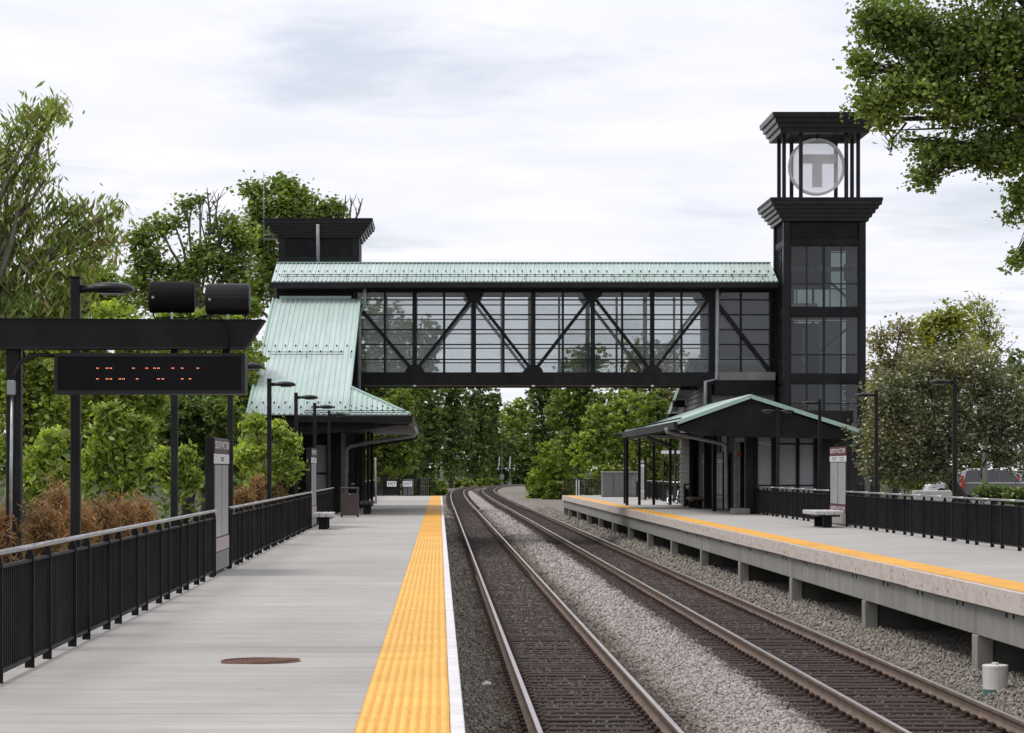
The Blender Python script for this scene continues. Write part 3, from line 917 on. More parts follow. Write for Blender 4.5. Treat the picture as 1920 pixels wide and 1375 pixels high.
def louvres(parent, axis, c, a0, a1, z0, z1, sign, pitch=.07):
    """louvred panel: each slat a part"""
    n = int((z1 - z0) / pitch)
    for k in range(n):
        z = z0 + k * pitch
        b = MB()
        if axis == 'y': b.add([(a0, c, z), (a1, c, z), (a1, c + sign * .035, z + pitch * .9), (a0, c + sign * .035, z + pitch * .9)], [(0, 1, 2, 3)]); b.box(a0, a1, min(c, c + sign * .01), max(c, c + sign * .01), z - .004, z + .008)
        else: b.add([(c, a0, z), (c, a1, z), (c + sign * .035, a1, z + pitch * .9), (c + sign * .035, a0, z + pitch * .9)], [(0, 1, 2, 3)]); b.box(min(c, c + sign * .01), max(c, c + sign * .01), a0, a1, z - .004, z + .008)
        b.build('louvre_slat', 'dark_grey_paint', parent)


# --- right elevator tower
TX0, TX1, TY0, TY1 = 13.44, 16.66, 100.0, 103.1
tower = thing('elevator_tower', 'tall glazed black elevator tower with open lantern top beside the right shelter', 'tower')
def tz(y): return PZ(y, TY0)
Zc = tz(425)
for (x, y) in ((TX0, TY0), (TX1 - .26, TY0), (TX0, TY1 - .26), (TX1 - .26, TY1 - .26)):
    b = MB(); b.cbox(x, x + .26, y, y + .26, -.22, Zc + .2, .012); b.build('corner_column', 'black_gloss', tower)
bands = [(577, 592), (702, 718), (448, 459), (838, 850)]
for (ya, yb) in bands:
    z1, z0 = tz(ya), tz(yb)
    b = MB(); b.box(TX0 + .27, TX1 - .27, TY0 + .05, TY0 + .2, z0, z1); b.build('floor_band', 'black_paint', tower)
    b = MB(); b.box(TX0 + .27, TX1 - .27, TY1 - .2, TY1 - .05, z0, z1); b.build('floor_band', 'black_paint', tower)
    b = MB(); b.box(TX0 + .05, TX0 + .2, TY0 + .27, TY1 - .27, z0, z1); b.build('floor_band', 'black_paint', tower)
    b = MB(); b.box(TX1 - .2, TX1 - .05, TY0 + .27, TY1 - .27, z0, z1); b.build('floor_band', 'black_paint', tower)
wins = [(460, 577, 532), (593, 702, 665), (719, 838, 757)]
for (ya, yb, ym) in wins:
    z1, z0, zm = tz(ya), tz(yb), tz(ym)
    xs_ = [TX0 + .29, PX(1513.5, TY0), PX(1545.5, TY0), PX(1578, TY0), TX1 - .29]
    for side in (0, 1):
        yg = TY0 + .12 if side == 0 else TY1 - .12
        for i, x in enumerate(xs_):
            w = .045 if i == 2 else .022
            b = MB(); b.box(x - w, x + w, yg - .04, yg + .04, z0, z1); b.build('mullion', 'dark_grey_paint', tower)
        for z in (z0 + .02, zm, z1 - .02):
            b = MB(); b.box(xs_[0], xs_[-1], yg - .032, yg + .032, z - .024, z + .024); b.build('transom', 'dark_grey_paint', tower)
        for i in range(4):
            for (a, c) in ((z0, zm), (zm, z1)):
                b = MB(); b.box(xs_[i] + .02, xs_[i + 1] - .02, yg - .006, yg + .006, a + .02, c - .02); b.build('pane', 'tower_glass', tower)
    for side in (0, 1):
        xg = TX0 + .12 if side == 0 else TX1 - .12
        yl = [TY0 + .29, TY0 + .9, TY0 + 1.55, TY0 + 2.2, TY1 - .29]
        for y in yl:
            b = MB(); b.box(xg - .04, xg + .04, y - .022, y + .022, z0, z1); b.build('mullion', 'dark_grey_paint', tower)
        for z in (z0 + .02, zm, z1 - .02):
            b = MB(); b.box(xg - .032, xg + .032, yl[0], yl[-1], z - .024, z + .024); b.build('transom', 'dark_grey_paint', tower)
        for i in range(4):
            for (a, c) in ((z0, zm), (zm, z1)):
                b = MB(); b.box(xg - .006, xg + .006, yl[i] + .02, yl[i + 1] - .02, a + .02, c - .02); b.build('pane', 'tower_glass', tower)
# brick-dark base below the glazing
b = MB(); b.box(TX0 + .1, TX1 - .1, TY0 + .1, TY1 - .1, -.22, tz(850)); b.build('base_wall', 'wall_dark', tower)
# hoistway inside: rear wall panels, guide rails, braces, machine
b = MB(); b.box(TX0 + .35, TX1 - 1.15, TY1 - .7, TY1 - .62, -.2, tz(600)); b.build('hoistway_wall', 'wall_dark', tower)
b = MB(); b.box(TX0 + .35, TX1 - 1.0, TY1 - .7, TY1 - .62, tz(535), Zc - .3); b.build('hoistway_wall', 'wall_dark', tower)
for px in (1594, 1599, 1604.5):
    x = PX(px, TY0 + 1.2)
    b = MB(); b.box(x - .03, x + .03, TY0 + 1.2, TY0 + 1.28, -.2, tz(470)); b.build('guide_rail', 'steel_light', tower)
b = MB(); b.box(PX(1536, 101.8), PX(1576, 101.8), 101.8, 101.86, tz(840), tz(596)); b.build('landing_door', 'grey_panel', tower)
b = MB(); b.box(PX(1504, 101.8), PX(1508, 101.8), 101.8, 101.86, tz(700), tz(610)); b.build('guide_rail', 'steel_light', tower)
b = MB(); b.box(TX0 + .35, TX1 - .35, TY0 + 1.0, TY0 + 1.2, tz(505), tz(497)); b.build('hoist_beam', 'pipe_grey', tower)
b = MB(); b.cbox(PX(1585, 101), PX(1603, 101), 101, 101.4, tz(522), tz(490), .03); b.build('hoist_motor', 'steel_light', tower)
b = MB(); b.cbox(PX(1484, 101), PX(1530, 101), 100.6, 101.4, tz(574), tz(567), .02); b.build('machine_cover', 'sign_white', tower)
b = MB(); b.bar((PX(1490, 100.6), 100.6, tz(468)), (PX(1606, 100.6), 100.6, tz(572)), .09, .09, (0, 1, 0)); b.build('brace', 'black_paint', tower)
b = MB(); b.bar((PX(1490, 100.6), 100.6, tz(698)), (PX(1606, 100.6), 100.6, tz(600)), .09, .09, (0, 1, 0)); b.build('brace', 'black_paint', tower)
# louvres under the cornice
louvres(tower, 'y', TY0 + .12, TX0 + .3, TX1 - .3, tz(447), tz(416), -1)
louvres(tower, 'x', TX0 + .12, TY0 + .3, TY1 - .3, tz(447), tz(416), -1)
b = MB(); b.box(TX0 + .14, TX1 - .14, TY0 + .14, TY1 - .14, tz(448), Zc + .15); b.build('plant_box', 'black_paint', tower)
ZC1 = PZ(370, TY0 - .57)
cornice(tower, TX0, TX1, TY0, TY1, tz(415), ZC1 - .12, .55, 5)
b = MB(); b.box(TX0 - .57, TX1 + .57, TY0 - .57, TY1 + .57, ZC1 - .12, ZC1); b.build('cornice_cap', 'black_paint', tower)
# lantern: eight posts, upper cap
CX, CYc = (TX0 + TX1) / 2, (TY0 + TY1) / 2
ZL0, ZL1 = ZC1, PZ(249, TY0 - .1)
lant = []
for y in (100.25, 102.9):
    for x in (14.15, 15.93): lant.append((x, y))
for x in (13.58, 16.5):
    for y in (100.9, 102.4): lant.append((x, y))
for (x, y) in lant:
    b = MB(); b.box(x - .07, x + .07, y - .07, y + .07, ZL0, ZL1 + .2); b.build('lantern_post', 'dark_grey_paint', tower)
ZK = PZ(210, TY0 - .45)
# hollow upper cap: stepped ring with open middle, cross beams
h = (ZK - ZL1) / 4
for k in range(4):
    e0, e1 = .09 + .11 * k, .12 + .11 * k
    za, zc = ZL1 + k * h, ZL1 + (k + 1) * h
    xo0, xo1, yo0, yo1 = 13.4, 16.68, 99.95, 103.2
    b = MB()
    o_lo = [(xo0 - e0, yo0 - e0, za), (xo1 + e0, yo0 - e0, za), (xo1 + e0, yo1 + e0, za), (xo0 - e0, yo1 + e0, za)]
    o_hi = [(xo0 - e1, yo0 - e1, zc - .004), (xo1 + e1, yo0 - e1, zc - .004), (xo1 + e1, yo1 + e1, zc - .004), (xo0 - e1, yo1 + e1, zc - .004)]
    ii = .42
    i_lo = [(xo0 + ii, yo0 + ii, za), (xo1 - ii, yo0 + ii, za), (xo1 - ii, yo1 - ii, za), (xo0 + ii, yo1 - ii, za)]
    i_hi = [(x, y, zc - .004) for x, y, z in i_lo]
    fs = []
    for j in range(4):
        q = (j + 1) % 4
        fs += [(j, q, 4 + q, 4 + j), (8 + q, 8 + j, 12 + j, 12 + q), (q, j, 8 + j, 8 + q), (4 + j, 4 + q, 12 + q, 12 + j)]
    b.add(o_lo + o_hi + i_lo + i_hi, fs); b.build('lantern_cap_course', 'cornice_metal', tower)
b = MB(); b.box(CX - .1, CX + .1, 100.35, 102.85, ZL1 + .12, ZL1 + .3); b.build('cross_beam', 'dark_grey_paint', tower)
b = MB(); b.box(13.8, 16.3, CYc - .1, CYc + .1, ZL1 + .31, ZL1 + .48); b.build('cross_beam', 'dark_grey_paint', tower)

# round T sign hung in the lantern
sg = thing('station_emblem', 'large round sign with a T inside hanging in the tower lantern', 'sign')
Ys = 101.2
sx, sz, sr = PX(1531, Ys), PZ(313.5, Ys), 53.5 * Ys / F
ring = MB(); n = 56
vs, fs = [], []
for k in range(n):
    a = 2 * math.pi * k / n
    for (r, dy) in ((sr, -.09), (sr, .09), (sr - .10, .09), (sr - .10, -.09)):
        vs.append((sx + r * math.cos(a), Ys + dy, sz + r * math.sin(a)))
for k in range(n):
    j = (k + 1) % n
    for q in range(4):
        w = (q + 1) % 4
        fs.append((k * 4 + q, j * 4 + q, j * 4 + w, k * 4 + w))
ring.add(vs, fs).build('ring', 't_grey', sg)
disc = MB()
pts = [(sx + (sr - .09) * math.cos(2 * math.pi * k / n), Ys - .012, sz + (sr - .09) * math.sin(2 * math.pi * k / n)) for k in range(n)]
disc.prism(pts, (0, .024, 0)).build('disc', 'disc_glass', sg)
b = MB()
tp = [P(1503, 290, Ys), P(1567, 290, Ys), P(1567, 307, Ys), P(1541, 307, Ys), P(1541, 351, Ys), P(1523, 351, Ys), P(1523, 307, Ys), P(1503, 307, Ys)]
b.prism([(x, Ys - .07, z) for x, y, z in tp], (0, .05, 0)); b.build('letter_t', 't_grey', sg)
b = MB(); b.tube([(sx, Ys, sz + sr - .05), (sx, Ys, ZL1 + .2)], .1, 8); b.build('hanger', 'dark_grey_paint', sg)

# --- left elevator tower behind the bridge
EX0, EX1, EY0, EY1 = PX(522, 108.5), PX(674, 108.5), 108.5, 111.6
tw = thing('elevator_tower', 'squat black elevator tower top with flared cornice behind the bridge roof at left', 'tower')
z0, zc = 0, PZ(447, EY0)
b = MB(); b.box(EX0 + .02, EX1 - .02, EY0 + .06, EY1 - .06, -.3, zc + .2); b.build('shaft_wall', 'black_paint', tw)
for (x, y) in ((EX0, EY0), (EX1 - .3, EY0), (EX0, EY1 - .3), (EX1 - .3, EY1 - .3)):
    b = MB(); b.cbox(x, x + .3, y, y + .3, -.3, zc + .1, .01); b.build('corner_column', 'black_gloss', tw)
b = MB(); b.box(EX0 + .3, EX1 - .3, EY0 + .01, EY0 + .05, PZ(494, EY0), PZ(482, EY0)); b.build('floor_band', 'black_gloss', tw)
louvres(tw, 'y', EY0 + .05, EX0 + .3, EX1 - .3, PZ(480, EY0), PZ(449, EY0), -1)
louvres(tw, 'x', EX1 - .05, EY0 + .32, EY1 - .32, PZ(480, EY0), PZ(449, EY0), 1)
ZCL = PZ(409, EY0 - .57)
cornice(tw, EX0, EX1, EY0, EY1, PZ(446, EY0), ZCL - .1, .55, 6)
b = MB(); b.box(EX0 - .57, EX1 + .57, EY0 - .57, EY1 + .57, ZCL - .1, ZCL); b.build('cornice_cap', 'black_paint', tw)
pipe('vent_pipe', [P(596, 421, EY0 - .62), P(596.5, 500, EY0 - .62)], .075, 'pipe_grey', tw)
pipe('aerial', [P(495, 455, EY0 - .3), P(494.5, 322, EY0 - .3)], [.03, .012], 'pipe_grey', tw)
b = MB(); b.bar(P(494, 448, EY0 - .3), P(520, 449, EY0 - .1), .03, .03); b.bar(P(494, 440, EY0 - .3), P(520, 441, EY0 - .1), .03, .03); b.build('aerial_bracket', 'pipe_grey', tw)

# --- left stair canopy and shelter
sh = thing('stair_shelter', 'left platform shelter with a wide green ribbed stair roof', 'shelter')
XL, XR = PX(463, 88), PX(675, 101.9)
zt_ = PZ(561, 101.9); zb_ = PZ(777, 88)
ra = (XL, 101.9, zt_), (XR, 101.9, zt_), (XL, 88, zb_), (XR, 88, zb_)
corrugated('stair_roof', *ra, .188, .035, 'patina_roof', sh)
snow_guards(sh, *ra, (.45, .50, .92, .955), .365, (.525, .545), .035)
b = MB(); b.box(XL + .25, XR - .35, 101.86, 101.94, zt_ + .0, zt_ + .12); b.build('flashing', 'patina_trim', sh)
for x in (XL, XR):
    b = MB(); b.bar((x, 101.9, zt_ - .01), (x, 88, zb_ - .01), .07, .14); b.build('barge_board', 'patina_trim', sh)
# hip that flares over the platform
ex = PX(768, 88); zhip = PZ(742, 89.9); yhip = 89.9
xr2 = XR
slope = (zt_ - zb_) / (101.9 - 88)
hp = (xr2, 90.9, zb_ + slope * 2.9)
corrugated('hip_roof', (xr2 + .01, 90.9, zb_ + slope * 2.9), (xr2 + .02, 90.9, zb_ + slope * 2.9), (xr2, 88, zb_), (ex, 88, zb_), .188 / 200, .0, 'patina_roof', sh)
V = []
hb = MB()
nrib = 12
for i in range(nrib):      # ribs of the hip face
    u = (i + .5) / nrib
    x = xr2 + u * (ex - xr2); top = (1 - u)
    if top > .06:
        hb.bar((x, 88, zb_ + .015), (x - .0, 88 + 2.9 * top, zb_ + slope * 2.9 * top + .015), .035, .03)
hb.build('hip_ribs', 'patina_trim', sh)
b = MB(); b.bar((xr2, 90.9, zb_ + slope * 2.9 + .03), (ex, 88, zb_ + .03), .1, .05); b.build('hip_cap', 'patina_trim', sh)
corrugated('side_roof', (xr2, 90.9, zb_ + slope * 2.9), (xr2, 112.5, zb_ + slope * 2.9), (ex, 88, zb_), (ex, 113, zb_), .188, .03, 'patina_roof', sh)
for zz, tt in ((.13, 0), (.07, .0)):
    b = MB(); b.tube([(xr2 - 1.5, 88.15 + tt, zb_ + zz), (ex - .1, 88.15, zb_ + zz)], .014, 6); b.build('guard_rail', 'black_paint', sh)
b = MB()
for i in range(7): b.bar((xr2 - 1.4 + i * .75, 88.15, zb_ + .16), (xr2 - 1.4 + i * .75, 88.15, zb_), .02, .02)
for r, t in enumerate((.10, .16, .22)):
    for i in range(10):
        x = xr2 + .1 + (i + .5 * (r % 2)) * .365
        if x < ex - 3.2 * t - .15: b.box(x - .025, x + .025, 88 + 2.9 * t * 1.2, 88 + 2.9 * t * 1.2 + .06, zb_ + slope * 2.9 * t * 1.2 + .0, zb_ + slope * 2.9 * t * 1.2 + .06)
b.build('guard_brackets', 'black_paint', sh, kind='stuff')
b = MB(); b.prism([(PX(553, 88), 87.93, zb_ - .02), (PX(553, 88), 87.85, zb_ - .06), (PX(553, 88), 87.87, zb_ - .27), (PX(553, 88), 88.2, zb_ - .33), (PX(553, 88), 88.4, zb_ - .02)], (ex - PX(553, 88) + .05, 0, 0)); b.build('gutter', 'black_gloss', sh)
b = MB(); b.box(ex - .02, ex + .1, 88, 113, zb_ - .28, zb_ - .02); b.build('gutter', 'black_gloss', sh)
# arched soffit: solid under-roof with curved edge
pts = []
for k in range(9):
    u = k / 8
    pts.append((ex - .05 - u * (ex - XL - .3), 88.4, zb_ - .3 - .75 * (1 - (1 - u) ** 2.4) * .55))
pts2 = [(XL + .25, 88.4, zb_ - .02), (ex - .05, 88.4, zb_ - .02)]
b = MB(); b.prism(pts + pts2, (0, .25, 0)); b.build('arched_beam', 'black_paint', sh)
b = MB(); b.box(XL + .2, xr2 + .3, 88.66, 100, zb_ - .5, zb_ - .32); b.build('soffit', 'black_paint', sh)
b = MB(); b.box(xr2 + .31, ex - .05, 88.66, 112.8, zb_ - .36, zb_ - .30); b.build('soffit', 'black_paint', sh)
# walls under the stair
wy = 95.0
b = MB(); b.box(PX(575, wy), PX(588, wy), wy, wy + .15, 0, zb_ - .4); b.build('wall_post', 'black_paint', sh)
b = MB(); b.box(PX(612, wy), PX(640, wy), wy - .1, wy + .3, 0, zb_ - .4); b.build('wall_post', 'black_paint', sh)
for (ya, yb) in ((835, 886), (890, 922), (925, 948)):
    b = MB(); b.box(PX(589, wy), PX(611.5, wy), wy + .05, wy + .09, PZ(yb, wy), PZ(ya, wy)); b.build('wall_panel', 'grey_panel', sh)
b = MB(); b.box(PX(565, wy), PX(640, wy), wy + .04, wy + .1, PZ(835, wy), zb_ - .45); b.build('wall_header', 'black_paint', sh)
b = MB(); b.box(PX(588, wy), PX(612, wy), wy + .02, wy + .1, PZ(890, wy), PZ(886, wy)); b.build('wall_rail', 'black_paint', sh)
b = MB(); b.box(-6.4, -3.75, 99.5, 99.6, 0, 6.5); b.build('rear_wall', 'black_paint', sh)
b = MB(); b.prism([(-3.8, 95.2, 0), (-3.8, 101.8, 0), (-3.8, 101.8, zt_ - .3), (-3.8, 95.2, zb_ + 1.6)], (.08, 0, 0)); b.build('stair_wall', 'black_paint', sh)
for (px, yy, w) in ((668, 100.5, .12), (676, 102.5, .1), (690, 107, .12), (697, 110, .12)):
    b = MB(); b.box(PX(px, yy) - w / 2, PX(px, yy) + w / 2, yy, yy + w, 0, zb_ - .3); b.build('canopy_post', 'black_paint', sh)
pipe('downspout', [P(776, 801, 89), P(782, 812, 89), P(776, 818, 89), P(700, 828, 91.5), P(655, 838, 93.2), P(650, 845, 93.4), P(649, 960, 93.4)], .065, 'pipe_grey', sh)
pipe('downspout', [P(781, 815, 108), P(779, 822, 108), P(700, 836, 109.5), P(672, 842, 110)], .06, 'dark_grey_paint', sh)
pipe('drain_pole', [(PX(705, 118), 118, 0), (PX(704, 118), 118, PZ(858, 118))], .04, 'pipe_grey', sh)

# --- right shelter
rs = thing('waiting_shelter', 'gabled black waiting shelter with green roof on the right platform', 'shelter')
gx0, gz0 = 8.18, PZ(790, 88)
gxp, gzp = 10.7, PZ(741, 88)
gx1, gz1 = 14.45, PZ(806, 88)
corrugated('roof_sheet', (gxp, 88, gzp), (gxp, 101.5, gzp), (gx0, 88, gz0), (gx0, 107, gz0), .188, .035, 'patina_roof', rs)
corrugated('eave_sheet', (gx0 + .3, 106.3, gz0 + .10), (gx0 + .3, 113, gz0 + .10), (gx0, 107, gz0), (gx0, 113, gz0), .188, .035, 'patina_roof', rs)
corrugated('roof_sheet', (gxp, 88, gzp), (gxp, 99.9, gzp), (gx1, 88, gz1), (gx1, 99.9, gz1), .188, .035, 'patina_roof', rs)
b = MB(); b.bar((gxp, 87.96, gzp - .05), (gx0, 87.96, gz0 - .05), .08, .13); b.build('barge_board', 'patina_trim', rs)
b = MB(); b.bar((gxp, 87.96, gzp - .05), (gx1, 87.96, gz1 - .05), .08, .13); b.build('barge_board', 'patina_trim', rs)
b = MB()
for k in range(60): b.box(gx0 + .1, gx0 + .17, 88.2 + k * .41, 88.28 + k * .41, gz0 + .02, gz0 + .13)
b.build('snow_guard_studs', 'black_paint', rs, kind='stuff')
b = MB(); b.box(gx0 - .12, gx0 + .02, 88, 113, gz0 - .26, gz0 - .02); b.build('gutter', 'black_gloss', rs)
b = MB(); b.prism([(gx0 + .05, 88.1, gz0 - .18), (gxp, 88.1, gzp - .14), (gx1 - .1, 88.1, gz1 - .16), (gx1 - .1, 88.1, gz1 - .4), (13.6, 88.1, 2.62), (8.9, 88.1, 2.75), (gx0 + .05, 88.1, gz0 - .3)], (0, .3, 0)); b.build('gable_beam', 'black_paint', rs)
b = MB(); b.prism([(gx0 + .1, 88.41, gz0 - .22), (gxp, 88.41, gzp - .2), (gxp, 88.41, gzp - .35), (gx0 + .1, 88.41, gz0 - .32)], (0, 13.0, 0)); b.build('soffit', 'black_paint', rs)
b = MB(); b.box(gx0 + .1, gxp, 101.5, 112.9, gz0 - .3, gz0 - .2); b.build('soffit', 'black_paint', rs)
b = MB(); b.prism([(gxp + .01, 88.41, gzp - .2), (gx1 - .15, 88.41, gz1 - .2), (gx1 - .15, 88.41, gz1 - .32), (gxp + .01, 88.41, gzp - .35)], (0, 11.4, 0)); b.build('soffit', 'black_paint', rs)
wy = 91.0
def wx(px): return PX(px, wy)
b = MB(); b.box(wx(1397), wx(1411), wy - .15, wy + .15, 0, 3.35); b.build('wall_post', 'black_gloss', rs)
cols = [(1411.5, 1421), (1447, 1461), (1493, 1499), (1526, 1540)]
for (a, c) in cols:
    b = MB(); b.box(wx(a), wx(c), wy, wy + .12, 0, 2.95); b.build('wall_post', 'black_paint', rs)
for (a, c) in ((1421.3, 1446.7), (1461.3, 1492.7), (1499.3, 1525.7)):
    for (ya, yb) in ((797, 831), (834, 909), (912, 955)):
        b = MB(); b.box(wx(a), wx(c), wy + .05, wy + .09, PZ(yb, wy), PZ(ya, wy)); b.build('wall_panel', 'grey_panel', rs)
b = MB(); b.box(wx(1411), wx(1600), wy + .02, wy + .14, PZ(796.5, wy), PZ(770, wy)); b.build('wall_header', 'black_paint', rs)
b = MB(); b.box(wx(1540), wx(1600), wy + .02, wy + .14, -.2, PZ(796.5, wy)); b.build('end_wall', 'wall_dark', rs)
b = MB(); b.box(wx(1411.5), wx(1526), wy + .03, wy + .11, PZ(833.8, wy), PZ(831.2, wy)); b.build('wall_rail', 'black_paint', rs)
b = MB(); b.box(wx(1411.5), wx(1526), wy + .03, wy + .11, PZ(911.8, wy), PZ(909.2, wy)); b.build('wall_rail', 'black_paint', rs)
b = MB(); b.box(11.2, 11.3, wy + .3, 99.8, 0, 3.4); b.build('side_wall', 'black_paint', rs)
b = MB(); b.cbox(wx(1372), wx(1404), wy - .4, wy + .6, 0, .2, .02); b.build('plinth', 'pier_concrete', rs)
for (px, yy) in ((1380, 92.5), (1384.5, 92.5)):
    b = MB(); b.box(PX(px, yy) - .05, PX(px, yy) + .05, yy, yy + .1, .2, 2.7); b.build('door_frame', 'pipe_grey', rs)
b = MB(); b.box(PX(1388, 93), PX(1398, 93), 93, 93.06, .2, 2.65); b.build('door_leaf', 'black_gloss', rs)
b = MB(); b.box(PX(1379.5, 92), PX(1395, 92), 91.95, 92.0, PZ(829, 92), PZ(821, 92)); b.build('door_sign', 'clap_edge', rs)
b = MB(); x, z = PX(1385, 92), PZ(853, 92); b.prism([(x - .1, 91.97, z), (x, 91.97, z - .1), (x + .1, 91.97, z), (x, 91.97, z + .1)], (0, .02, 0)); b.build('red_placard', 'tail_red', rs)
for (px, yy) in ((1176, 112.6), (1199, 113.5), (1226, 114.0), (1257, 114.0)):
    b = MB(); b.box(PX(px, yy) - .06, PX(px, yy) + .06, yy, yy + .12, 0, 3.0); b.build('canopy_post', 'black_paint', rs)
b = MB(); b.box(10.3, 10.45, 96.5, 96.65, 0, 3.4); b.build('canopy_post', 'black_paint', rs)
b = MB(); b.box(10.3, 10.45, 105.5, 105.65, 0, 3.4); b.build('canopy_post', 'black_paint', rs)
pipe('downspout', [P(1249, 802, 90), P(1250, 810, 90), P(1355, 832, 91.5), P(1361, 836, 91.6), P(1362, 955, 91.6)], .07, 'pipe_grey', rs)
pipe('downspout', [P(1212, 813, 105), P(1212, 819, 105), P(1262, 838, 108), P(1266, 842, 108), P(1266, 938, 108)], .06, 'pipe_grey', rs)
pipe('tie_rod', [P(1176, 824, 112), P(1262, 838, 108.2)], .03, 'iron_rust', rs)
for k, px in enumerate((1292, 1314, 1342, 1366)):
    b = MB(); b.box(PX(px, 96 + k) - .02, PX(px, 96 + k) + .02, 96 + k, 97.2 + k, 3.0, 3.06); b.build('ceiling_light', 'steel_light', rs)

# --- right stair enclosure with clapboard wall
se = thing('stair_enclosure', 'clapboard clad stair enclosure behind the right shelter', 'stair')
top = lambda y: 5.5 - (y - 105.6) * .21
z = .05; k = 0
while z < 5.4:
    # board spans the wall below the sloping roof; doorway kept open low near the bridge
    ya = 108.6 if z < 2.75 else 103.0
    yb = 113.2
    if top(yb) < z + .2: yb = min(113.2, 105.6 + (5.5 - z - .2) / .21)
    if yb - ya > .3:
        b = MB(); b.prism([(10.62, ya, z), (10.62, yb, z), (10.66, yb, z + .2), (10.66, ya, z + .2)], (.05, 0, 0))
        b.build('clapboard', 'clapboard', se)
        b = MB(); b.box(10.60, 10.635, ya, yb, z - .014, z + .012); b.build('board_edge', 'clap_edge', se)
    z += .205; k += 1
b = MB(); b.box(10.72, 13.2, 113.1, 113.2, 0, 3.7); b.build('end_wall', 'clapboard', se)
b = MB(); b.box(10.95, 11.0, 99.9, 113.0, 0, 3.3); b.build('inner_wall', 'black_paint', se)
b = MB(); b.prism([(10.2, 104.6, top(104.6) + .3), (13.4, 104.6, top(104.6) + .3), (13.4, 113.9, top(113.9) + .3), (10.2, 113.9, top(113.9) + .3)], (0, 0, .12)); b.build('roof_sheet', 'patina_roof', se)
b = MB(); b.bar((10.18, 104.6, top(104.6) + .2), (10.18, 113.9, top(113.9) + .2), .06, .3); b.build('barge_board', 'patina_trim', se)
for yy in (107.4, 110.5, 113.0):
    b = MB(); b.box(10.10, 10.6, yy, yy + .6, top(yy) - .2, top(yy) + .1); b.build('eave_bracket', 'black_paint', se)
b = MB(); b.bar(P(1297, 727, 105.9), P(1318, 734, 105.3), .1, .1); b.bar(P(1318, 734, 105.3), P(1317, 762, 105.3), .1, .1); b.build('brace', 'black_paint', se)

# ------------------------------------------------------------------ lamps
def loft(b, secs, n=10):
    """secs: (x, halfdepth, halfheight, zc); rounded cross-sections along x"""
    vs, fs = [], []
    for (x, hy, hz, zc) in secs:
        for k in range(n):
            a = 2 * math.pi * k / n
            s = math.sin(a)
            vs.append((x, hy * math.cos(a), zc + hz * (s if s > 0 else s * .75)))
    for i in range(len(secs) - 1):
        for k in range(n):
            j = (k + 1) % n
            fs.append((i * n + k, (i + 1) * n + k, (i + 1) * n + j, i * n + j))
    fs.append(tuple(range(n))); fs.append(tuple(range(len(secs) * n - 1, (len(secs) - 1) * n - 1, -1)))
    return b.add(vs, fs)


def lamp(label, X, Y, h, sides, group, base=-.25):
    t = thing('platform_lamp', label, 'lamp post', (X, Y, 0), 0, group)
    b = MB(); b.cbox(-.046, .046, -.046, .046, base, h, .008); b.build('pole', 'black_gloss', t)
    b = MB(); b.cbox(-.052, .052, -.052, .052, h, h + .02, .006); b.build('pole_cap', 'black_gloss', t)
    b = MB(); b.cbox(-.1, .1, -.1, .1, base, base + .03, .006); b.build('base_plate', 'black_gloss', t)
    for s in sides:
        zc = h - .10
        b = MB(); loft(b, [(s * x, a, c, zc + d) for x, a, c, d in ((.045, .04, .045, -.01), (.14, .045, .04, -.002), (.19, .10, .05, 0), (.27, .155, .062, .002), (.40, .165, .062, 0), (.50, .14, .05, -.006), (.545, .10, .032, -.012))])
        hd = b.build('lamp_head', 'lamp_bronze', t, smooth=True)
        b = MB(); b.box(min(s * .24, s * .46), max(s * .24, s * .46), -.1, .1, zc - .056, zc - .046); b.build('lens', 'pipe_grey', hd)
    return t


left_lamps = [(142, 522, 'black platform lamp rising behind the electronic message display'),
              (327, 628, 'black platform lamp pole standing just left of the tall map board'),
              (432, 676, 'black platform lamp directly behind the tall map board'),
              (505, 712, 'black platform lamp in front of the green stair roof, nearest of that row'),
              (555, 738, 'second lamp in the row before the green stair roof'),
              (590, 757, 'third lamp in the row before the green stair roof'),
              (617, 772, 'farthest lamp in the row before the green stair roof')]
for (px, py, lab) in left_lamps:
    Y = 16080.0 / (805 - px)
    lamp(lab, PX(px, Y), Y, PZ(py, Y), (1,), 'lamps along the left platform')
for (px, py, lab, sides) in ((1790, 708, 'black lamp before the flowering tree near the right edge', (-1,)), (1643, 734, 'black lamp between the elevator tower and the flowering tree', (-1,)),
                             (1537, 750, 'black lamp in front of the right shelter gable end', (-1,)), (1458, 766, 'twin headed black lamp before the right shelter windows', (-1, 1))):
    Y = 11.46 * 4800 / (px - 824)
    lamp(lab, PX(px, Y), Y, PZ(py, Y), sides, 'lamps along the right platform')
lamp('small far lamp at the end of the right shelter canopy', PX(1171, 118), 118, 3.3, (-1,), 'lamps along the right platform')

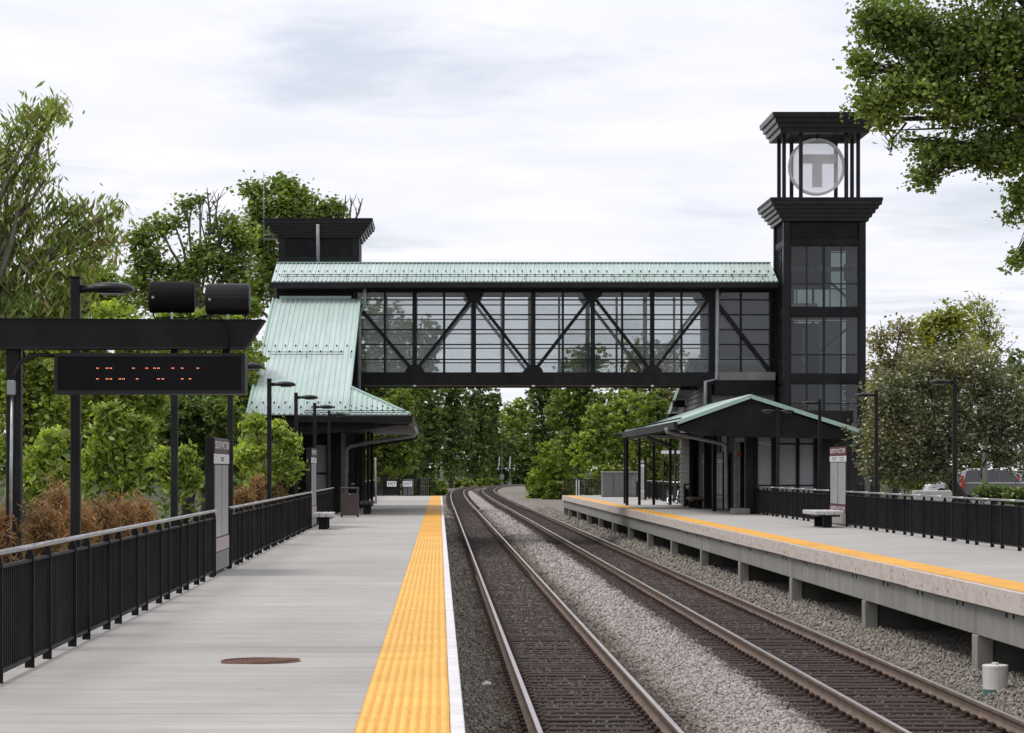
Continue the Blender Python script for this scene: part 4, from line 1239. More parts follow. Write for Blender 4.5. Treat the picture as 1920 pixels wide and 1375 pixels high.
# ------------------------------------------------------------------ sign gantry, display, speakers
GY = 22.5
ga = thing('sign_gantry', 'black steel gantry carrying the electronic display on the left', 'gantry')
b = MB(); b.cbox(PX(13, GY), PX(41, GY), GY - .065, GY + .065, -.3, PZ(652, GY), .012); b.build('post', 'black_gloss', ga)
x0 = PX(-160, GY)
b = MB(); b.prism([(x0, GY - .13, PZ(652, GY)), (PX(463, GY), GY - .13, PZ(652, GY)), (PX(497, GY), GY - .13, PZ(602, GY)), (x0, GY - .13, PZ(599, GY))], (0, .26, 0)); b.build('beam', 'black_paint', ga)
b = MB(); b.box(x0, PX(463, GY), GY - .15, GY + .15, PZ(655.5, GY), PZ(652.3, GY)); b.build('beam_flange', 'dark_grey_paint', ga)
b = MB(); b.prism([(x0, GY - .14, PZ(599, GY)), (PX(498, GY), GY - .14, PZ(602, GY)), (PX(498, GY), GY - .14, PZ(601, GY)), (x0, GY - .14, PZ(597.5, GY))], (0, .28, 0)); b.build('beam_lip', 'black_gloss', ga)
pipe('conduit', [P(23, 741, GY - .09), P(21, 880, GY - .09), P(19.5, 1060, GY - .09)], .016, 'galvanised', ga)
b = MB(); b.cbox(PX(17, GY), PX(33, GY), GY - .13, GY - .07, PZ(742, GY), PZ(714, GY), .008); b.build('junction_box', 'pipe_grey', ga)
pipe('cable', [P(26, 714, GY - .1), P(28, 698, GY - .1), P(36, 682, GY - .1), P(50, 671, GY - .1), P(72, 665, GY - .1), P(108, 668, GY - .08)], .018, 'dark_grey_paint', ga)

ds = thing('message_display', 'wide black electronic message display with orange letters under the gantry', 'display')
dx0, dx1, dz0, dz1 = PX(107, GY), PX(462, GY), PZ(740, GY), PZ(664, GY)
b = MB(); b.cbox(dx0, dx1, GY - .16, GY + .16, dz0, dz1, .012); b.build('housing', 'black_gloss', ds)
fr = MB()
e = .03
fr.box(dx0, dx1, GY - .175, GY - .161, dz0, dz0 + e); fr.box(dx0, dx1, GY - .175, GY - .161, dz1 - e, dz1)
fr.box(dx0, dx0 + e, GY - .175, GY - .161, dz0 + e, dz1 - e); fr.box(dx1 - e, dx1, GY - .175, GY - .161, dz0 + e, dz1 - e)
fr.build('frame', 'dark_grey_paint', ds)
b = MB(); b.box(dx0 + e, dx1 - e, GY - .166, GY - .1615, dz0 + e, dz1 - e); b.build('screen', 'led_screen', ds)
l1, l2 = MB(), MB()
for (row, xs_) in ((692, (645, 705, 730, 875, 960, 1010, 1035, 1127, 1187, 1287)), (712, (645, 705, 730, 788, 811, 899, 1035, 1063, 1187, 1237))):
    for X in xs_:
        for e2 in (-1.4, 1.4):
            x, z = PX(X / 3.4385 + e2, GY), PZ(row, GY)
            l1.box(x - .004, x + .004, GY - .169, GY - .1665, z - .0045, z + .0045)
            l2.box(x - .002, x + .002, GY - .171, GY - .1695, z - .003, z + .003)
l1.build('led_dots', 'led_orange', ds, kind='stuff'); l2.build('led_cores', 'led_core', ds, kind='stuff')
for px in (327, 425):
    b = MB(); b.box(PX(px, GY) - .03, PX(px, GY) + .03, GY - .04, GY + .04, dz1 - .01, PZ(655.4, GY)); b.build('hanger', 'black_paint', ds)


def speaker(px0, px1, py0, py1, lab, m):
    x0, x1 = PX(px0, GY), PX(px1, GY); zc = PZ((py0 + py1) / 2, GY); r = (py1 - py0) / 2 * GY / F
    w = x1 - x0
    t = thing('loudspeaker', lab, 'loudspeaker', ((x0 + x1) / 2, GY, zc), 0, 'loudspeakers on the gantry')
    b = MB()
    secs = [(-.5, .80), (-.485, .93), (-.45, 1.0), (.45, 1.0), (.485, .93), (.5, .80)]
    b.tube([(u * w, 0, 0) for u, k in secs], [r * k for u, k in secs], 24); b.build('cabinet', m, t)
    b = MB()
    for s in (-1, 1): b.tube([(s * .43 * w, -.02, -r * .8), (s * .38 * w, -.02, -r - .045)], .008, 6)
    b.tube([(-.38 * w, -.02, -r - .045), (.38 * w, -.02, -r - .045)], .008, 6)
    b.build('yoke', 'black_gloss', t)
    b = MB(); b.box(-.01, .01, -.03, .0, -r - .06, -r + .01); b.build('clamp', 'galvanised', t)
    b = MB(); b.box(-.41 * w, -.36 * w, -r - .004, -r + .003, -.02, .0); b.build('badge', 'steel_light', t)


speaker(280, 366, 528, 587, 'matt black drum loudspeaker, left of the two on the gantry', 'speaker_black')
speaker(386, 469, 532, 591, 'sheeny black drum loudspeaker, right of the two on the gantry', 'black_gloss')
pipe('cable', [P(366, 598, GY - .15), P(385, 592, GY - .16), P(408, 594, GY - .17), P(425, 604, GY - .16), P(431, 630, GY - .15), P(428, 656, GY - .15)], .008, 'black_paint', ga, 6)

# ------------------------------------------------------------------ station map boards
def map_board(label, xf, y0, y1, h, side, bright):
    """side +1: face looks to +X (left platform), -1 to -X"""
    t = thing('map_board', label, 'sign board', (0, 0, 0), 0, 'station map boards')
    th = .13
    xa, xb = (xf - th, xf) if side > 0 else (xf, xf + th)
    def slab(name, m, ya, yb, z0, z1, proud, parent=t):
        b = MB()
        if side > 0: b.box(xf - .01, xf + proud, ya, yb, z0, z1)
        else: b.box(xf - proud, xf + .01, ya, yb, z0, z1)
        return b.build(name, m, parent)
    b = MB(); b.cbox(xa, xb, y0, y1, .03, h, .01); b.build('case', 'black_paint', t)
    e = .06
    hd = slab('name_band', 'maroon' if bright else 'dark_maroon', y0 + .01, y1 - .01, h * .888, h - .012, .014)
    wb = slab('direction_band', 'sign_white', y0 + .01, y1 - .01, h * .81, h * .882, .014)
    ym = (y0 + y1) / 2
    slab('map_panel', 'map_panel', y0 + e * 2, ym - .06, h * .275, h * .80, .01)
    slab('map_panel', 'map_panel', ym + .06, y1 - e * 2, h * .275, h * .80, .01)
    if bright: nb = slab('lower_band', 'maroon', y0 + .01, y1 - .01, h * .165, h * .262, .014)
    else: nb = slab('lower_band', 'maroon_sheen', y0 + .01, y1 - .01, h * .168, h * .265, .014)  # maroon band with its reflection put into the colour
    slab('base_panel', 'pier_concrete', y0 + .01, y1 - .01, .06, h * .16, .012)
    xt = xf + .016 * side
    rot = (math.radians(90), 0, math.radians(90 if side > 0 else -90))
    text('lettering', 'SOUTH ACTON', h * .082, 'sign_letter', (xt, ym, h * .943), rot, hd, 2.05)
    if bright: text('lettering', 'SOUTH ACTON', h * .075, 'sign_letter', (xt, ym, h * .213), rot, nb, 2.1)
    # unreadable small print on the white band
    b = MB()
    for (u0, u1, zz) in (((.12, .42, .862), (.12, .36, .832), (.56, .86, .858), (.6, .8, .835)) if bright else ((.42, .6, .852), (.44, .58, .835))):
        ya, yb = y0 + u0 * (y1 - y0), y0 + u1 * (y1 - y0)
        q = ya
        while q < yb:
            w = R.uniform(.05, .14)
            b.box(min(xt, xt + .002 * side), max(xt, xt + .002 * side), q, min(yb, q + w), h * zz - .014, h * zz + .014); q += w + .045
    b.build('small_print', 'letter_grey', wb, kind='stuff')
    return t


map_board('tall map board with dark brown head band on the near left platform', PX(401, 38.1), 38.1, 40.7, PZ(820, 38.1), 1, False)
map_board('narrow map board beside the slatted bench on the left platform', PX(583.5, 69.0), 69.0, 71.7, PZ(840, 69), 1, False)
map_board('map board with two maroon SOUTH ACTON bands on the right platform', PX(1587, 70.8), 70.8, 73.75, PZ(837, 70.8), -1, True)
map_board('map board in the right shelter, beside the downspout', PX(1355, 98.6), 98.6, 101.0, PZ(848, 98.6), -1, True)
map_board('map board in the right shelter, behind the wooden bench', PX(1330, 103.5), 103.5, 106.0, PZ(850, 103.5), -1, True)
map_board('far map board standing past the right shelter beside grey cabinet', PX(1208, 132), 132, 134.6, PZ(862, 132), -1, False)

# ------------------------------------------------------------------ benches, bins
def bench(label, X0, X1, Y0, Y1, zt, m, group):
    t = thing('platform_bench', label, 'bench', (0, 0, 0), 0, group)
    n = 3; w = (X1 - X0) / n
    for i in range(n):
        b = MB(); b.cbox(X0 + i * w + .006, X0 + (i + 1) * w - .006, Y0, Y1, zt - .11, zt, .014); b.build('seat_slat', m, t)
    b = MB(); b.box(X0 + .1, X1 - .1, Y0 + .08, Y1 - .08, zt - .16, zt - .112); b.build('seat_frame', 'black_paint', t)
    for y in (Y0 + .3, Y1 - .4):
        b = MB(); b.cbox((X0 + X1) / 2 - .12, (X0 + X1) / 2 + .12, y, y + .1, 0, zt - .161, .01); b.build('leg', 'black_paint', t)
    return t


bench('pale slatted bench beside the narrow map board on the left platform', PX(586, 67.2), PX(623.5, 67.2), 67.2, 69.0, .44, 'bench_slab', 'platform benches')
bench('pale slatted bench below the maroon map board on the right platform', PX(1527, 69.2), PX(1583, 69.2), 69.2, 71.5, .46, 'bench_slab', 'platform benches')
bench('dark bench behind the brown litter bin', PX(674, 90), PX(700, 90), 90, 92.2, .46, 'bin_brown', 'platform benches')
bench('brown wooden bench inside the right shelter', PX(1295, 103), PX(1330, 103), 103, 105, .46, 'bench_wood', 'platform benches')


def litter_bin(label, X0, X1, Y0, Y1, h, m, group):
    t = thing('litter_bin', label, 'bin', (0, 0, 0), 0, group)
    b = MB(); b.cbox(X0, X1, Y0, Y1, .05, h * .80, .015); b.build('body', m, t)
    for (x, y) in ((X0 + .03, Y0 + .03), (X1 - .03, Y0 + .03), (X0 + .03, Y1 - .03), (X1 - .03, Y1 - .03)):
        b = MB(); b.box(x - .03, x + .03, y - .03, y + .03, h * .80, h - .06); b.build('corner_post', m, t)
        b = MB(); b.box(x - .028, x + .028, y - .028, y + .028, 0, .05); b.build('foot', 'black_paint', t)
    b = MB(); b.cbox(X0 - .01, X1 + .01, Y0 - .01, Y1 + .01, h - .06, h, .015); b.build('lid', m, t)
    b = MB(); b.box((X0 + X1) / 2 - .012, (X0 + X1) / 2 + .012, Y0 - .006, Y0 + .001, h * .76, h * .785); b.build('latch', 'sign_white', t)


litter_bin('square brown litter bin with open top on the left platform', PX(638.5, 84.9), PX(672, 84.9), 84.9, 85.5, .99, 'bin_brown', 'litter bins')
litter_bin('black litter bin beside the clapboard wall on the right platform', PX(1283, 107.2), PX(1297, 107.2), 107.2, 107.6, .98, 'black_paint', 'litter bins')

# ------------------------------------------------------------------ drain grate in the near deck
dg = thing('drain_grate', 'round rusty drain grate set in the left platform deck', 'drain grate')
gx, gy, gr = PX(489, 7632 / 360.), 7632 / 360., .33
b = MB(); pts = [(gx + gr * math.cos(2 * math.pi * k / 32), gy + gr * math.sin(2 * math.pi * k / 32), .0015) for k in range(32)]; b.add(pts, [tuple(range(32))]); b.build('sump', 'plate_rust', dg)
vs, fs = [], []
for k in range(32):
    a = 2 * math.pi * k / 32
    for (r, z) in ((gr, .001), (gr, .008), (gr - .02, .008), (gr - .02, .002)): vs.append((gx + r * math.cos(a), gy + r * math.sin(a), z))
for k in range(32):
    j = (k + 1) % 32
    for q in range(3): fs.append((k * 4 + q, j * 4 + q, j * 4 + q + 1, k * 4 + q + 1))
MB().add(vs, fs).build('rim', 'iron_rust', dg)
for k in range(12):
    u = -gr + (k + .5) * 2 * gr / 12
    hl = math.sqrt(max(0, (gr - .02) ** 2 - u * u))
    b = MB(); b.bar((gx + u * .94 - hl * .34, gy + u * .34 - hl * .94, .005), (gx + u * .94 + hl * .34 * .98, gy + u * .34 + hl * .94, .005), .022, .006); b.build('bar', 'iron_rust', dg)

# pipe riser, litter on the ballast
pr = thing('drain_riser', 'white plastic pipe riser with screw cap in the ballast at lower right', 'pipe')
Yp = 33.2; xp = PX(1866, Yp)
b = MB(); b.tube([(xp, Yp, -1.6), (xp, Yp, -1.24)], .155, 20); b.build('lower_pipe', 'pvc_green', pr, smooth=False)
b = MB(); b.tube([(xp, Yp, -1.26), (xp, Yp, -.985)], [.158, .165], 20); b.build('collar', 'pvc_white', pr)
b = MB(); b.tube([(xp, Yp, -.985), (xp, Yp, -.955), (xp, Yp, -.945)], [.168, .168, .155], 20); b.build('cap', 'pvc_white', pr)
b = MB(); b.tube([(xp, Yp, -.945), (xp, Yp, -.915)], .045, 6); b.build('cap_nut', 'pvc_white', pr)
b = MB(); Yl = 35.3; b.add([(PX(904, Yl), Yl, -1.385), (PX(922, Yl), Yl + .05, -1.38), (PX(920, Yl), Yl + .2, -1.36), (PX(903, Yl), Yl + .22, -1.375), (PX(912, Yl), Yl + .1, -1.33)], [(0, 1, 4), (1, 2, 4), (2, 3, 4), (3, 0, 4)])
tag(b.build('paper_scrap', 'paper'), 'small crumpled pale paper scrap on the ballast beside the near rail', 'litter')

# ------------------------------------------------------------------ platform ends: gates, exit signs, cabinets
for (px, lab) in ((734.5, 'left of the two white EXIT signs at the left platform end'), (764, 'right of the two white EXIT signs at the left platform end')):
    Y = 152.0
    t = thing('exit_sign', lab, 'sign', (PX(px, Y), Y, 0), 0, 'exit signs at the platform end')
    b = MB(); b.box(-.28, .28, -.02, .02, PZ(912.5, Y), PZ(902.5, Y)); pl = b.build('plate', 'white_sheet', t)
    text('lettering', 'EXIT', .27, 'maroon', (0, -.024, PZ(907.5, Y)), (math.radians(90), 0, 0), pl, .86)
    b = MB(); b.box(-.02, .02, .025, .06, 0, PZ(903, Y)); b.build('post', 'black_paint', t)
t = thing('end_gate', 'dark gate closing the far end of the left platform', 'gate')
for (a, c) in ((720, 748), (756, 776), (781, 786)):
    b = MB(); b.box(PX(a, 152.3), PX(c, 152.3), 152.3, 152.36, .06, 1.0); b.build('gate_leaf', 'utility_grey' if a == 756 else 'black_paint', t)
for px in (706, 719, 749, 755, 777, 787):
    b = MB(); b.box(PX(px, 152.3) - .04, PX(px, 152.3) + .04, 152.25, 152.42, 0, 1.1); b.build('post', 'black_paint', t)
t = thing('ramp_railing', 'small grey railing beyond the left platform end', 'railing')
for k in range(7):
    x = PX(783, 158) + k * .11
    b = MB(); b.box(x - .015, x + .015, 158, 158.03, -.6, PZ(897, 158)); b.build('baluster', 'utility_grey', t)
for z in (PZ(897, 158), PZ(912, 158)):
    b = MB(); b.box(PX(781, 158), PX(808, 158), 157.98, 158.05, z - .02, z + .02); b.build('rail', 'utility_grey', t)

t = thing('end_fence', 'black fence panel across the far end of the right platform', 'fence')
for k in range(26):
    x = PX(1058, 155) + k * .092
    b = MB(); b.box(x - .028, x + .028, 155.2, 155.22, .05, .93); b.build('picket', 'black_paint', t)
b = MB(); b.box(PX(1056, 155), PX(1131, 155), 155.18, 155.25, .93, .98); b.build('top_rail', 'black_paint', t)
for px in (1081, 1085.5):
    b = MB(); b.box(PX(px, 154.8) - .03, PX(px, 154.8) + .03, 154.8, 154.86, 0, .95); b.build('gate_post', 'sign_white', t)
t = thing('utility_cabinet', 'plain grey utility cabinet at the far end of the right platform', 'cabinet')
Yc = 146
b = MB(); b.cbox(PX(1130, Yc), PX(1172, Yc), Yc, Yc + 1.5, .0, PZ(886, Yc), .03); b.build('body', 'utility_grey', t)
b = MB(); b.box(PX(1129, Yc), PX(1200, Yc), Yc - .05, Yc + 1.6, PZ(886, Yc) + .001, PZ(884.5, Yc)); b.build('lid', 'pale_aluminium', t)
b = MB(); b.cbox(PX(1173, Yc), PX(1199, Yc), Yc + .4, Yc + 1.5, .0, PZ(886.5, Yc), .03); b.build('side_bay', 'pipe_grey', t)
b = MB(); b.box(PX(1150, Yc) - .01, PX(1150, Yc) + .01, Yc - .006, Yc, .1, PZ(889, Yc)); b.build('door_seam', 'black_paint', t)

# white van roof beyond the canopy
t = thing('white_sign', 'blank white panel on posts beyond the right shelter canopy', 'sign')
b = MB(); b.box(PX(1240, 125), PX(1276, 125), 125, 125.06, PZ(851, 125), PZ(845, 125)); b.build('panel', 'white_sheet', t)
for px in (1244, 1272):
    b = MB(); b.box(PX(px, 125) - .03, PX(px, 125) + .03, 125.07, 125.13, -.2, PZ(846, 125)); b.build('post', 'bark_dark', t)

# ------------------------------------------------------------------ bicycle leaning at the clapboard wall
bk = thing('bicycle', 'dark bicycle leaning beside the clapboard wall on the right platform', 'bicycle', (PX(1261, 116), 116, 0), math.radians(62))
def wheel(x):
    b = MB(); n = 28; vs, fs = [], []
    for k in range(n):
        a = 2 * math.pi * k / n
        for q in range(6):
            c = 2 * math.pi * q / 6
            r = .335 + .018 * math.cos(c); vs.append((x + r * math.cos(a), .018 * math.sin(c), .355 + r * math.sin(a)))
    for k in range(n):
        j = (k + 1) % n
        for q in range(6):
            w = (q + 1) % 6; fs.append((k * 6 + q, j * 6 + q, j * 6 + w, k * 6 + w))
    wo = b.add(vs, fs).build('wheel', 'tyre', bk)
    s = MB()
    for k in range(12):
        a = 2 * math.pi * k / 12; s.bar((x, 0, .355), (x + .32 * math.cos(a), 0, .355 + .32 * math.sin(a)), .006, .006, (0, 1, 0))
    s.build('spokes', 'chrome', wo, kind='stuff')
wheel(-.52); wheel(.52)
b = MB()
for p, q in (((-.52, 0, .355), (-.1, 0, .33)), ((-.52, 0, .355), (-.22, 0, .82)), ((-.1, 0, .33), (-.24, 0, .92)), ((-.22, 0, .82), (.34, 0, .86)), ((-.1, 0, .33), (.36, 0, .78)), ((.52, 0, .355), (.32, 0, .98))):
    b.tube([p, q], .018, 6)
b.build('frame', 'black_gloss', bk)
b = MB(); b.tube([(.30, -.28, 1.02), (.34, -.1, 1.0), (.32, 0, .98), (.34, .1, 1.0), (.30, .28, 1.02)], .014, 6); b.build('handlebar', 'chrome', bk)
b = MB(); loft(b, [(-.36, .07, .02, .95), (-.25, .08, .03, .95), (-.08, .025, .02, .94)], 8); b.build('saddle', 'black_paint', bk)
b = MB(); b.tube([(-.1, -.03, .33), (-.1, .03, .33)], .09, 12); b.build('crank', 'chrome', bk)

# ------------------------------------------------------------------ crossing signals far up the line
def crossing(label, px, Ytop, Y, box):
    t = thing('crossing_signal', label, 'signal', (PX(px, Y), Y, -1.5), 0, 'crossing signals up the line')
    H = PZ(Ytop, Y) + 1.5
    b = MB(); b.tube([(0, 0, 0), (0, 0, H)], .085, 8); b.build('mast', 'utility_grey', t)
    b = MB(); b.tube([(0, 0, 0), (0, 0, .5), (0, 0, .9)], [.45, .3, .14], 8); b.build('base', 'utility_grey', t)
    s = -1 if box else 0
    b = MB(); b.bar((s * .45 - .1, -.1, H * .45 if box else H * .6), (s * .45 + .05, -.1, H * .66 if box else H * 1.0), .16, .16, (0, 1, 0)); b.build('raised_arm', 'white_sheet', t)
    b = MB(); b.bar((-.8, -.12, 3.2), (.8, -.12, 3.2), .08, .08); b.build('light_bar', 'pipe_grey', t)
    for x in (-.7, .7):
        b = MB(); b.tube([(x, -.2, 3.2), (x, -.1, 3.2)], .2, 10); b.build('lamp_unit', 'pale_aluminium', t)
    if box:
        b = MB(); b.cbox(-.35, .35, -.35, .35, 1.3, 2.2, .04); b.build('relay_box', 'pipe_grey', t)


crossing('tall crossing mast with grey box far up the line', 941, 828, 440, True)
crossing('shorter crossing gate with raised white arm far up the line', 956.5, 856, 448, False)

# ------------------------------------------------------------------ cars and walls in the car park
def car(label, X, Y, L, H, m, flip, suv, rack, group, zb=-.22):
    t = thing('parked_car', label, 'car', (X, Y, zb), 0, group)
    W = 1.82
    def prof_body():
        if suv: return [(0, .38), (.03, .95), (.12, 1.02), (L * .70, 1.0), (L * .93, .92), (L * .99, .78), (L, .4), (L * .96, .28), (.06, .28)]
        return [(0, .42), (.05, .82), (.2, .93), (L * .66, .90), (L * .92, .76), (L * .99, .6), (L, .4), (L * .97, .24), (.06, .24)]
    def prof_cab():
        if suv: return [(.14, 1.0), (.34, H - .06), (.6, H), (L * .52, H - .01), (L * .60, H - .08), (L * .735, .99)]
        return [(.45, .9), (.95, H - .06), (1.3, H), (L * .50, H - .02), (L * .56, H - .08), (L * .70, .89)]
    f = (lambda x: L - x) if flip else (lambda x: x)
    def extr(pr, w0, w1, name, mm, inset_top=0.0):
        zs = [p[1] for p in pr]; z0, z1 = min(zs), max(zs)
        b = MB(); n = len(pr); vs = []
        for s in (-1, 1):
            for (x, z) in pr:
                u = (z - z0) / (z1 - z0 + 1e-6)
                vs.append((f(x), s * (w0 + (w1 - w0) * u), z))
        fs = [tuple(range(n)), tuple(range(2 * n - 1, n - 1, -1))] + [(i, i + n, (i + 1) % n + n, (i + 1) % n) for i in range(n)]
        b.add(vs, fs)
        o = b.build(name, mm, t)
        bv = o.modifiers.new('bevel', 'BEVEL'); bv.width = .04; bv.segments = 2; bv.limit_method = 'ANGLE'
        return o
    extr(prof_body(), W / 2, W / 2 - .03, 'body', m)
    cab = extr(prof_cab(), W / 2 - .05, W / 2 - .2, 'cabin', 'car_window')
    pc = prof_cab()
    rf = [(pc[1][0] - .02, pc[1][1]), (pc[2][0], pc[2][1] + .03), (pc[3][0], pc[3][1] + .03), (pc[4][0] + .03, pc[4][1])]
    extr(rf, W / 2 - .2, W / 2 - .22, 'roof', m)
    for (p, q) in ((pc[0], pc[1]), (pc[4], pc[5]), ((L * .30, .95), (L * .31, H)), ((L * .47, .95), (L * .47, H))):
        for s in (-1, 1):
            def yy(z): return s * (W / 2 - .04 - .15 * max(0, (z - .9)) / (H - .9))
            b = MB(); b.bar((f(p[0]), yy(p[1]), p[1]), (f(q[0]), yy(q[1]), q[1]), .05, .07, (0, 1, 0)); b.build('pillar', m, t)
    for s in (-1, 1):
        b = MB(); b.bar((f(pc[0][0]), s * (W / 2 - .035), pc[0][1] + .01), (f(pc[5][0]), s * (W / 2 - .035), pc[5][1] + .02), .03, .04); b.build('window_trim', 'chrome' if suv else 'black_paint', t)
        for x in (L * .18, L * .81):
            b = MB(); b.tube([(f(x), s * (W / 2 - .2), .33), (f(x), s * (W / 2 + .01), .33)], .335, 20); w = b.build('wheel', 'tyre', t)
            b = MB(); b.tube([(f(x), s * (W / 2 + .011), .33), (f(x), s * (W / 2 + .02), .33)], .21, 16); b.build('rim', 'chrome', w)
        b = MB(); b.cbox(min(f(.0), f(.12)) - .01, max(f(.0), f(.12)) + .01, s * .82 - .1, s * .82 + .1, .72, 1.08 if not suv else 1.45, .02); b.build('tail_light', 'tail_red', t)
        b = MB(); b.cbox(min(f(L * .93), f(L * .985)), max(f(L * .93), f(L * .985)), s * .68 - .18, s * .68 + .18, .58, .74, .03); b.build('headlight', 'steel_light', t)
        if rack:
            b = MB(); b.bar((f(.7), s * .62, H + .1), (f(L * .5), s * .62, H + .09), .035, .035); b.build('roof_rail', 'chrome', t)
    return t


cg = 'cars in the car park at right'
car('dark grey sport utility car behind the leaning tree trunk at right', PX(1797, 150), 150, 4.75, 1.75, 'car_grey', False, True, True, cg)
car('white car with its bonnet pointing left behind the right fence', PX(1734, 157), 157, 4.5, 1.6, 'car_white', True, True, False, cg)
car('pale car at the right edge, mostly hidden by the tree', PX(1902, 158), 158, 4.6, 1.72, 'car_white', False, True, False, cg)

b = MB(); b.cbox(PX(1714, 110), PX(1790, 110), 110, 110.5, -.25, PZ(920, 110), .03); tag(b.build('low_wall', 'stone_white'), 'low pale stone wall at the car park edge behind the right fence', 'wall')
b = MB(); b.cbox(PX(1777, 140), PX(1798, 140), 140, 140.5, -.25, PZ(885, 140), .04); tag(b.build('concrete_post', 'pier_concrete'), 'stout grey concrete post between the two parked cars', 'post')
t = thing('low_building', 'low dark walled plant building beside the elevator tower', 'building')
b = MB(); b.box(PX(1596, 98), PX(1650, 98), 98, 99.8, -.22, PZ(872, 98)); b.build('wall', 'wall_dark', t)
b = MB(); b.box(PX(1594, 98), PX(1652, 98), 97.9, 99.9, PZ(872, 98), PZ(867, 98)); b.build('coping', 'utility_grey', t)
b = MB(); b.box(PX(1621, 98), PX(1631, 98), 97.95, 98.0, .1, PZ(898, 98)); b.build('hatch', 'utility_grey', t)

# ------------------------------------------------------------------ trees and shrubs
def leaves(clumps, per, spread, L, W, droop, up, rng, flat=.75):
    """clumps (n,3); per leaves each; returns V,T. Leaf = folded rhombus hanging or spreading from the twig"""
    n = len(clumps)
    N = n * per
    c = np.repeat(clumps, per, 0)
    d = rng.normal(size=(N, 3)); d[:, 2] *= flat
    rr = np.repeat(rng.uniform(.6, 1.35, n), per)[:, None]
    pos = c + d * spread * rr * .55
    ax = rng.normal(size=(N, 3)); ax /= np.linalg.norm(ax, axis=1)[:, None] + 1e-9
    ax[:, 2] = ax[:, 2] * .45 - droop
    ax /= np.linalg.norm(ax, axis=1)[:, None] + 1e-9
    nr = rng.normal(size=(N, 3)) * (1 - up); nr[:, 2] += up * 1.3
    wv = np.cross(ax, nr); wv /= np.linalg.norm(wv, axis=1)[:, None] + 1e-9
    nn = np.cross(wv, ax)
    s = (.5 + rng.random(N) ** 1.3)[:, None]
    l, w = L * s, W * s
    b = pos - ax * l * .5
    v0 = b
    v1 = b + ax * l * .45 + wv * w * .5 - nn * w * .12
    v2 = b + ax * l
    v3 = b + ax * l * .45 - wv * w * .5 - nn * w * .12
    V = np.stack([v0, v1, v2, v3], 1).reshape(-1, 3)
    i = (np.arange(N) * 4)[:, None]
    T = np.concatenate([i + np.array([[0, 1, 2]]), i + np.array([[0, 2, 3]])], 1).reshape(-1, 3)
    return V, T


TRI = [0]


